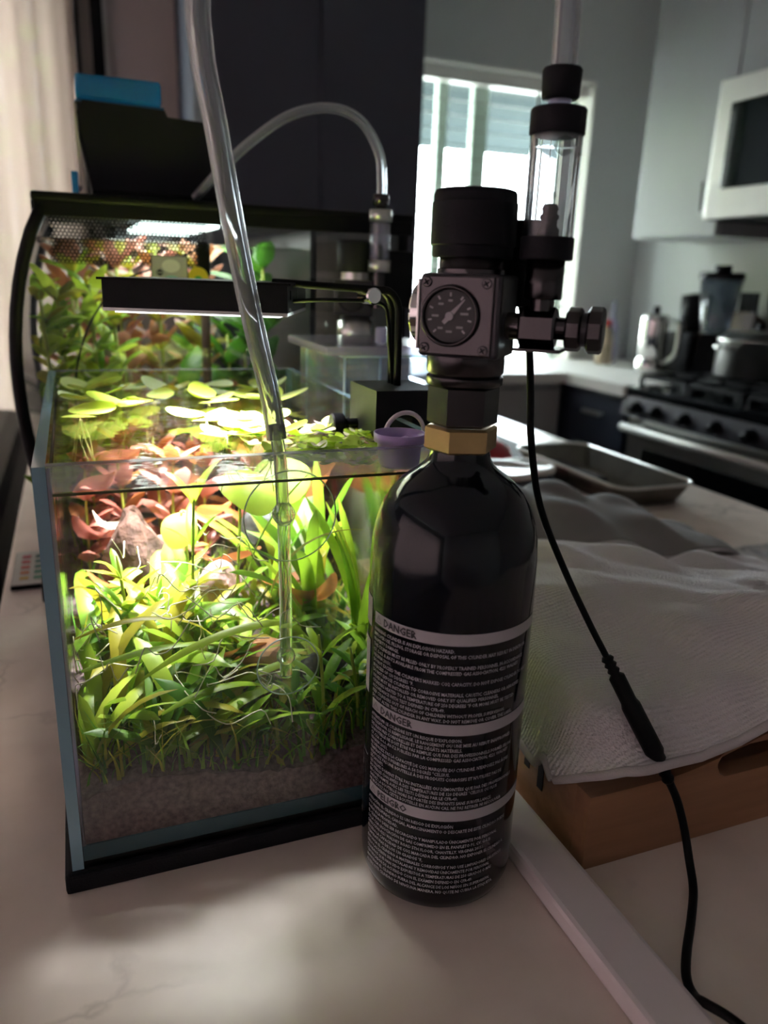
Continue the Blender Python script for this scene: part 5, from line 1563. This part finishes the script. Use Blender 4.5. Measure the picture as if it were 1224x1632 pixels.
# stickers on the pane
sk = rel(MB().box((0.0735, FY0 - 0.0016, 0.293), (0.108, FY0 - 0.0008, 0.3425), bev=0.0002).build('thermometer_card', M_card), fx)
for a, c in (((0.0735, 0.293), (0.0745, 0.3425)), ((0.107, 0.293), (0.108, 0.3425)), ((0.0735, 0.3418), (0.108, 0.3425))):
    o = MB().box((a[0], FY0 - 0.0019, a[1]), (c[0], FY0 - 0.0016, c[1])).build('card_border', M_black); o.parent = sk
for (cx, cz, rr, mt) in ((0.092, 0.333, 0.0085, M_pearl), (0.092, 0.317, 0.0100, M_tealp), (0.092, 0.302, 0.0085, M_pearl)):
    o = MB().disc(rr, 28, 0, Tm(cx, FY0 - 0.0020, cz) @ Rm(PI / 2, 'X') @ Matrix.Diagonal((1, 0.72, 1, 1))).build('card_dot', mt); o.parent = sk
for sgn in (1, -1):
    o = MB().add([(0.0775, FY0 - 0.0020, 0.3267), (0.0855, FY0 - 0.0020, 0.3267), (0.0815, FY0 - 0.0020, 0.3267 + sgn * 0.0028)], [(0, 1, 2) if sgn > 0 else (0, 2, 1)]).build('card_arrow', M_black)
    o.parent = sk
    o.location.z = 0.0005 * sgn
yd = rel(MB().disc(0.0095, 30, 0, Tm(0.1175, FY0 - 0.0010, 0.3235) @ Rm(PI / 2, 'X')).build('yellow_disc', M_yellow), fx)
o = MB().disc(0.0042, 24, 0, Tm(0.1175, FY0 - 0.0013, 0.3205) @ Rm(PI / 2, 'X')).build('green_dot', M_greenp); o.parent = yd
# black pipe and wires inside
rel(MB().cyl(0.0065, 0.325, 0.356, 16, 0, None, (0.1265, FY0 + 0.02, 0), 0.001).build('pipe_clip', M_black), fx)
rel(MB().cyl(0.0045, 0.12, 0.325, 16, 0, None, (0.1265, FY0 + 0.02, 0)).build('outlet_pipe', pm('dull_brown_pipe', (0.14, 0.09, 0.075), 0.5)), fx)
rel(MB().sweep(catmull([(0.125, FY0 + 0.015, 0.352), (0.09, FY0 + 0.012, 0.335), (0.05, FY0 + 0.012, 0.318), (0.02, FY0 + 0.012, 0.285), (0.002, FY0 + 0.012, 0.24), (-0.004, FY0 + 0.012, 0.19)], 6), 0.0011, 6).build('sensor_wire', M_black), fx)
rel(MB().sweep(catmull([(0.125, FY0 + 0.03, 0.305), (0.135, FY0 + 0.03, 0.275), (0.155, FY0 + 0.03, 0.25), (0.185, FY0 + 0.03, 0.238)], 6), 0.003, 10).build('inner_hose', M_pipe), fx)
# plants inside the hooded aquarium
FL_Y = [blade_mesh('broad_leaf', mt, L_, w_, bd, 0.2, 6, 0.7, 0.2, 0.15) for (mt, L_, w_, bd) in ((M_leaf_y, 0.055, 0.022, 1.0), (M_leaf_y, 0.045, 0.020, 0.7), (M_leaf_o, 0.05, 0.02, 1.2), (M_leaf_g, 0.05, 0.018, 0.9))]
FL_O = [blade_mesh('rusty_leaf', mt, L_, w_, bd, 0.2, 6, 0.7, 0.2, 0.15) for (mt, L_, w_, bd) in ((M_leaf_b, 0.06, 0.024, 1.0), (M_leaf_r, 0.05, 0.022, 0.9), (M_leaf_o, 0.055, 0.024, 1.2))]
FL_D = [blade_mesh('deep_leaf', M_leaf_d, L_, w_, bd, 0.2, 6, 0.7, 0.2, 0.15) for (L_, w_, bd) in ((0.07, 0.026, 1.0), (0.06, 0.022, 0.8))]
def big_plant(x, y, h, leaves, label, grp, step, per, sc):
    p = thing('tall_water_plant', label, 'water plant', (x, y, 0.073), grp)
    MB().sweep([(0, 0, 0), (0.004, 0, h * 0.5), (0, 0, h)], 0.0018, 6).build('stem', M_stem, p)
    zz_, a = 0.015, rg.uniform(0, 6)
    while zz_ < h:
        for k in range(per):
            leaf_at(p, rg.choice(leaves), (0, 0, zz_), a + k * 2 * PI / per, rg.uniform(0.3, 1.0), 0, sc * rg.uniform(0.8, 1.1))
        a += 0.9
        zz_ += step
    for ch_ in p.children[1:] if len(p.children) > 1 else []:
        for _ in range(8):
            M_ = p.matrix_basis @ ch_.matrix_basis
            q = [M_ @ v.co for v in ch_.data.vertices]
            if min(c.y for c in q) > FY0 + 0.007 and max(c.x for c in q) < 0.229 and min(c.x for c in q) > -0.040 and max(c.z for c in q) < 0.372 and max(c.y for c in q) < FY1 - 0.007:
                break
            t_ = ch_.matrix_basis.translation.copy()
            ch_.matrix_basis = Matrix.Translation(t_) @ Rm(0.8, 'Z') @ ch_.matrix_basis.to_3x3().to_4x4() @ Matrix.Scale(0.93, 4)
for (x, y, h) in ((-0.026, 0.822, 0.22), (-0.028, 0.86, 0.24), (-0.012, 0.835, 0.24), (0.018, 0.850, 0.24), (0.005, 0.89, 0.25), (0.040, 0.86, 0.22)):
    big_plant(x, y, h, FL_Y, 'tall yellow-green leafy plant at the left in the hooded aquarium', 'yellow-green plants in the hooded aquarium', 0.026, 4, 0.85)
for (x, y, h) in ((0.0, 0.97, 0.28), (0.05, 0.95, 0.28), (0.095, 0.97, 0.28), (0.14, 0.95, 0.27), (0.07, 1.03, 0.28), (0.02, 1.05, 0.28)):
    big_plant(x, y, h, FL_O, 'tall rusty orange plant deep in the hooded aquarium', 'rusty plants in the hooded aquarium', 0.03, 4, 1.0)
for (x, y, h) in ((0.11, 0.87, 0.13), (0.16, 0.88, 0.19), (0.195, 0.86, 0.25), (0.19, 0.95, 0.26), (0.14, 1.02, 0.22), (0.205, 0.90, 0.27)):
    big_plant(x, y, h, FL_D, 'dark green broad-leaved plant at the right in the hooded aquarium', 'dark plants in the hooded aquarium', 0.035, 3, 1.0)

# fish feeder on the hood
fd = thing('fish_feeder', 'black fish feeder with translucent blue cap standing on the hood', 'fish feeder', (0.085, 0.88, 0.3925))
rel(MB().prism([(0.028, 0.401), (0.150, 0.401), (0.150, 0.4685), (0.1015, 0.4705), (0.099, 0.476), (0.0245, 0.478), (0.019, 0.468)], 0.845, 0.915).build('body', M_matte), fd)
rel(MB().box((0.0165, 0.850, 0.403), (0.0195, 0.912, 0.476), bev=0.001).build('pale_back', M_cream), fd)
rel(MB().box((0.019, 0.848, 0.4785), (0.097, 0.912, 0.5015), bev=0.004).build('blue_cap', M_blue), fd)
rel(MB().box((0.018, 0.847, 0.4762), (0.0985, 0.913, 0.4785)).build('cap_rim', pm('blue_rim', (0.01, 0.10, 0.18), 0.3)), fd)
rel(MB().box((0.010, 0.86, 0.3975), (0.0162, 0.90, 0.4175), bev=0.001).build('blue_foot', M_blue), fd)
for xx in (0.045, 0.135):
    rel(MB().cyl(0.006, 0.3925, 0.402, 14, 0, None, (xx, 0.856, 0)).build('foot_clamp', M_chrome), fd)
rel(MB().box((0.028, 0.850, 0.393), (0.15, 0.912, 0.401)).build('under_frame', M_black), fd)

# ------------------------------------------------------------------ test colour card at the left edge
tc_ = thing('test_card', 'small grey colour test card with red and green patches at the worktop edge', 'card', (-0.060, 0.888, 0))
rel(MB().box((-0.082, 0.838, 0.0), (-0.040, 0.945, 0.005), bev=0.001).build('case', M_black), tc_)
sh = rel(MB().box((-0.081, 0.840, 0.005), (-0.041, 0.944, 0.0062)).build('sheet', M_card), tc_)
for k in range(5):
    for (xx, cols) in ((-0.074, ((0.5, 0.35, 0.1), (0.5, 0.2, 0.1), (0.5, 0.12, 0.1), (0.45, 0.08, 0.1), (0.4, 0.06, 0.1))), (-0.060, ((0.1, 0.3, 0.2), (0.06, 0.25, 0.18), (0.05, 0.2, 0.15), (0.04, 0.17, 0.14), (0.03, 0.13, 0.12)))):
        o = MB().box((xx, 0.852 + k * 0.017, 0.0062), (xx + 0.009, 0.862 + k * 0.017, 0.0066)).build('colour_patch', pm('patch_%d_%d' % (k, int(-xx * 1000)), cols[k], 0.6)); o.parent = sh

# ------------------------------------------------------------------ white bar, tray, towels
MB().box((0.2175, 0.10, 0.0), (0.2475, 0.56, 0.0125), bev=0.003).build('white_bar', M_bar, None, 'flat white bar lying on the worktop beside the wooden tray', 'bar')

TRX0, TRX1, TRY0, TRY1 = 0.2540, 0.640, 0.299, 0.700
ty = thing('wooden_tray', 'wooden serving tray with handle slot under the grey towel', 'tray', (0.45, 0.5, 0))
rel(MB().box((TRX0 + 0.012, TRY0 + 0.012, 0.002), (TRX1 - 0.012, TRY1 - 0.012, 0.012)).build('bottom', M_wood), ty)
def end_panel(y0, y1):
    # outline with raised middle, slot cut by building around it
    b = MB()
    xs = [TRX0 + (TRX1 - TRX0) * k / 40 for k in range(41)]
    xm = (TRX0 + TRX1) / 2
    def top(x):
        t = max(0, 1 - abs(x - xm) / 0.145)
        return 0.050 + 0.026 * (3 * t * t - 2 * t ** 3)
    def slot(x):
        d_ = abs(x - xm)
        if d_ > 0.100: return None
        if d_ > 0.090:
            q = math.sqrt(max(0, 0.010 ** 2 - (d_ - 0.090) ** 2))
            return (0.051 - q, 0.051 + q)
        return (0.041, 0.061)
    xs = sorted(set(xs + [xm - 0.0999, xm + 0.0999, xm - 0.097, xm + 0.097, xm - 0.093, xm + 0.093, xm - 0.09, xm + 0.09]))
    for i in range(len(xs) - 1):
        xa, xb = xs[i], xs[i + 1]
        sa, sb = slot(xa), slot(xb)
        if sa and sb:
            cols = [((0, 0), (sa[0], sb[0])), ((sa[1], sb[1]), (top(xa), top(xb)))]
        else:
            cols = [((0, 0), (top(xa), top(xb)))]
        for (l, h_) in cols:
            v = [(xa, y0, l[0]), (xb, y0, l[1]), (xb, y0, h_[1]), (xa, y0, h_[0]), (xa, y1, l[0]), (xb, y1, l[1]), (xb, y1, h_[1]), (xa, y1, h_[0])]
            b.add(v, [(0, 1, 2, 3), (5, 4, 7, 6), (3, 2, 6, 7), (1, 0, 4, 5)] + ([(0, 3, 7, 4)] if i == 0 else []) + ([(1, 5, 6, 2)] if i == len(xs) - 2 else []))
    return rel(b.build('end_panel', M_wood), ty)
end_panel(TRY0, TRY0 + 0.012)
end_panel(TRY1 - 0.012, TRY1)
for xa in (TRX0, TRX1 - 0.012):
    rel(MB().box((xa, TRY0 + 0.012, 0), (xa + 0.012, TRY1 - 0.012, 0.050), bev=0.001).build('side_panel', M_wood), ty)
# dark branding strokes on the tray's left side
for k in range(3):
    rel(MB().box((TRX0 - 0.0006, 0.345 + k * 0.016, 0.022 + 0.006 * k), (TRX0 - 0.0001, 0.351 + k * 0.016, 0.040), 0, None).build('burnt_mark', M_black), ty)


def cloth(name, label, pts, hem, x0, x1, y0, y1, mt, nx, ny, fold, outline, th=0.003, level=None):
    """draped cloth: heights from scattered support points (smoothed), hem drop along the outline"""
    P = np.array(pts)
    b = MB()
    vv, ff = [], []
    for j in range(ny + 1):
        for i in range(nx + 1):
            u, w_ = i / nx, j / ny
            x, y = outline(u, w_)
            d2 = (P[:, 0] - x) ** 2 + ((P[:, 1] - y)) ** 2 + 4e-4
            wt = d2 ** -1.6
            z = float((wt * P[:, 2]).sum() / wt.sum())
            z += fold(x, y, u, w_)
            if level is not None and w_ < 0.10:
                t = w_ / 0.10
                z = level(u) + (z - level(u)) * t * t * (3 - 2 * t)
            vv.append((x, y, z))
    for j in range(ny):
        for i in range(nx):
            a = j * (nx + 1) + i
            ff.append((a, a + 1, a + nx + 2, a + nx + 1))
    b.add(vv, ff, 0, True)
    t = thing(name, label, 'towel', (x0, y0, 0))
    o = rel(b.build('fabric', mt), t)
    md = o.modifiers.new('thick', 'SOLIDIFY'); md.thickness = th; md.offset = 1
    hp_ = [Vector(vv[i]) for i in range(nx + 1)]
    rel(MB().sweep([p + Vector((0, -0.0005, 0.0008)) for p in hp_], hem, 8).build('hem', M_hem), t)
    ep = [Vector(vv[j * (nx + 1)]) for j in range(ny + 1)]
    rel(MB().sweep([p + Vector((-0.0005, 0, 0.0008)) for p in ep], hem, 8).build('hem', M_hem), t)
    return t


def out1(u, w_):
    x = 0.2455 + u * 0.40
    y = 0.2900 + w_ * 0.28 + 0.004 * math.sin(u * 7) * (1 - w_)
    if u < 0.12:
        y += 0.034 * (1 - u / 0.12) ** 2 * (1 - w_) ** 2
    return x, y
pts1 = [(0.245, 0.29, 0.082), (0.265, 0.289, 0.071), (0.30, 0.289, 0.066), (0.335, 0.289, 0.067), (0.37, 0.289, 0.079), (0.41, 0.289, 0.088), (0.47, 0.289, 0.088), (0.55, 0.289, 0.08), (0.65, 0.289, 0.07),
        (0.245, 0.34, 0.090), (0.245, 0.42, 0.096), (0.245, 0.52, 0.098),
        (0.28, 0.325, 0.094), (0.32, 0.325, 0.090), (0.36, 0.325, 0.096), (0.42, 0.325, 0.106), (0.50, 0.325, 0.105),
        (0.28, 0.37, 0.106), (0.33, 0.37, 0.105), (0.38, 0.37, 0.112), (0.44, 0.37, 0.118), (0.52, 0.37, 0.110), (0.62, 0.37, 0.09),
        (0.28, 0.44, 0.116), (0.34, 0.44, 0.119), (0.40, 0.44, 0.116), (0.46, 0.42, 0.110), (0.52, 0.43, 0.095),
        (0.29, 0.50, 0.124), (0.35, 0.50, 0.125), (0.42, 0.49, 0.110), (0.50, 0.48, 0.080), (0.60, 0.46, 0.06),
        (0.28, 0.56, 0.110), (0.36, 0.56, 0.100), (0.44, 0.56, 0.082), (0.54, 0.55, 0.062), (0.64, 0.55, 0.055)]
def fold1(x, y, u, w_):
    q = (x - 0.25) * 0.55 + (y - 0.29)
    e = min(1, w_ * 5) * min(1, u * 5 + 0.2)
    z = 0.0045 * math.sin(q * 44) * e + 0.0016 * math.sin(q * 105 + x * 30) * e
    if u < 0.05:
        t = u / 0.05
        z -= 0.045 * (1 - t * t * (3 - 2 * t)) * (0.85 + 0.15 * math.sin(w_ * 6 + 1)) * min(1, w_ * 12)
    return z
HEMZ = ((0.0, 0.047), (0.03, 0.056), (0.07, 0.0640), (0.13, 0.0655), (0.20, 0.0645), (0.27, 0.0690), (0.34, 0.0790), (0.45, 0.0880), (0.7, 0.085), (1.0, 0.075))
def hem_level(u):
    return float(np.interp(u, [a for a, _ in HEMZ], [c for _, c in HEMZ]))
cloth('terry_towel', 'grey ribbed terry towel draped over the wooden tray', pts1, 0.0030, 0.26, 0.29, 0, 0, M_towel, 110, 90, fold1, out1, level=hem_level)


def out2(u, w_):
    return 0.33 + u * 0.40 + 0.01 * math.sin(w_ * 4), 0.575 + w_ * 0.17
pts2 = [(0.33, 0.575, 0.095), (0.45, 0.575, 0.085), (0.55, 0.575, 0.066), (0.70, 0.575, 0.03), (0.36, 0.62, 0.112), (0.45, 0.63, 0.116), (0.54, 0.62, 0.098), (0.62, 0.61, 0.066), (0.72, 0.60, 0.012),
        (0.40, 0.69, 0.126), (0.477, 0.70, 0.122), (0.56, 0.70, 0.095), (0.65, 0.69, 0.062), (0.73, 0.67, 0.012), (0.34, 0.745, 0.10), (0.45, 0.745, 0.09), (0.56, 0.745, 0.062), (0.68, 0.745, 0.02)]
cloth('smooth_cloth', 'smooth taupe cloth mound behind the terry towel', pts2, 0.002, 0.33, 0.575, 0, 0, M_cloth, 60, 40, lambda x, y, u, w_: 0.003 * math.sin(x * 34 + y * 20), out2)

# ------------------------------------------------------------------ things farther along the island
def jar(loc, r, h, label, lidm):
    o = thing('lidded_jar', label, 'jar', loc)
    MB().lathe([(1e-4, 0), (r * 0.95, 0), (r, 0.004), (r, h - 0.012), (r * 0.96, h - 0.008), (1e-4, h - 0.008)], 36).build('jar_body', pm('navy_jar', (0.012, 0.016, 0.03), 0.3), o)
    MB().lathe([(1e-4, h - 0.008), (r * 1.02, h - 0.008), (r * 1.02, h - 0.001), (r * 0.98, h), (r * 0.80, h), (r * 0.78, h - 0.0015), (1e-4, h - 0.0015)], 40).build('lid', lidm, o)
jar((0.548, 0.915, 0), 0.048, 0.080, 'dark jar with pale ring lid just right of the cylinder neck', M_bar)
jar((0.625, 0.975, 0), 0.042, 0.066, 'dark jar with white lid beside the baking pan', M_white)
o = thing('red_bowl', 'shallow red bowl upside down behind the dark jars', 'bowl', (0.625, 1.17, 0.0105))
MB().lathe([(0.085, 0), (0.084, 0.018), (0.073, 0.042), (0.048, 0.058), (1e-4, 0.064)], 36).build('bowl_body', M_red, o)
MB().box((0.50, 1.16 - 0.10, 0.0), (0.845, 1.95, 0.010), bev=0.002).build('black_mat', pm('dark_mat', (0.02, 0.017, 0.017), 0.7), None, 'long dark mat along the far part of the island', 'mat')
# baking pan
pn = thing('baking_pan', 'grey metal baking pan with pale rim on the island', 'pan', (0.82, 1.06, 0))
M_pan = pm('pan_metal', (0.12, 0.105, 0.085), 0.35, 0.7, var=0.2, scale=25)
def rrect(x0, x1, y0, y1, r, z, n=6):
    out_ = []
    for (cx, cy, a0) in ((x1 - r, y1 - r, 0), (x0 + r, y1 - r, PI / 2), (x0 + r, y0 + r, PI), (x1 - r, y0 + r, 1.5 * PI)):
        for k in range(n + 1):
            a = a0 + PI / 2 * k / n
            out_.append((cx + r * math.cos(a), cy + r * math.sin(a), z))
    return out_
rings = [rrect(0.765, 0.885, 0.925, 1.205, 0.02, 0.0), rrect(0.750, 0.900, 0.905, 1.225, 0.03, 0.034), rrect(0.754, 0.896, 0.909, 1.221, 0.028, 0.034), rrect(0.769, 0.881, 0.929, 1.201, 0.018, 0.003)]
n_ = len(rings[0])
v = sum(rings, [])
f = [tuple(range(n_))[::-1]]
for k in range(3):
    for i in range(n_):
        i2 = (i + 1) % n_
        f.append((k * n_ + i, k * n_ + i2, (k + 1) * n_ + i2, (k + 1) * n_ + i))
f.append(tuple(range(3 * n_, 4 * n_)))
rel(MB().add(v, f, 0, True).build('pan_body', M_pan), pn)
rr_ = rrect(0.750, 0.900, 0.905, 1.225, 0.03, 0.0345)
rel(MB().sweep([Vector(p) for p in rr_ + rr_[:1]], 0.0028, 8).build('rolled_rim', M_steel), pn)
o = MB().lathe([(1e-4, 0), (0.018, 0.002), (0.022, 0.010), (0.015, 0.018), (1e-4, 0.021)], 24, 0, Matrix.Diagonal((1, 2.6, 1, 1))).build('grey_pouch', pm('grey_foil', (0.16, 0.17, 0.20), 0.3, 0.5, var=0.4, scale=60), None, 'small dark grey oval pouch lying beside the baking pan', 'pouch')
o.location = (0.932, 1.10, 0.0)
# clear wrap lying at the right behind the towel
b = MB()
vv, ff = [], []
rw = random.Random(5)
for j in range(11):
    for i in range(15):
        vv.append((0.70 + i * 0.012, 0.60 + j * 0.012, 0.003 + 0.014 * rw.random() * math.sin(PI * i / 14) * math.sin(PI * j / 10)))
for j in range(10):
    for i in range(14):
        a = j * 15 + i
        ff.append((a, a + 1, a + 16, a + 15))
wrp = b.add(vv, ff, 0, True).build('plastic_wrap', M_acryl, None, 'crumpled clear plastic wrap right of the taupe cloth', 'wrap')
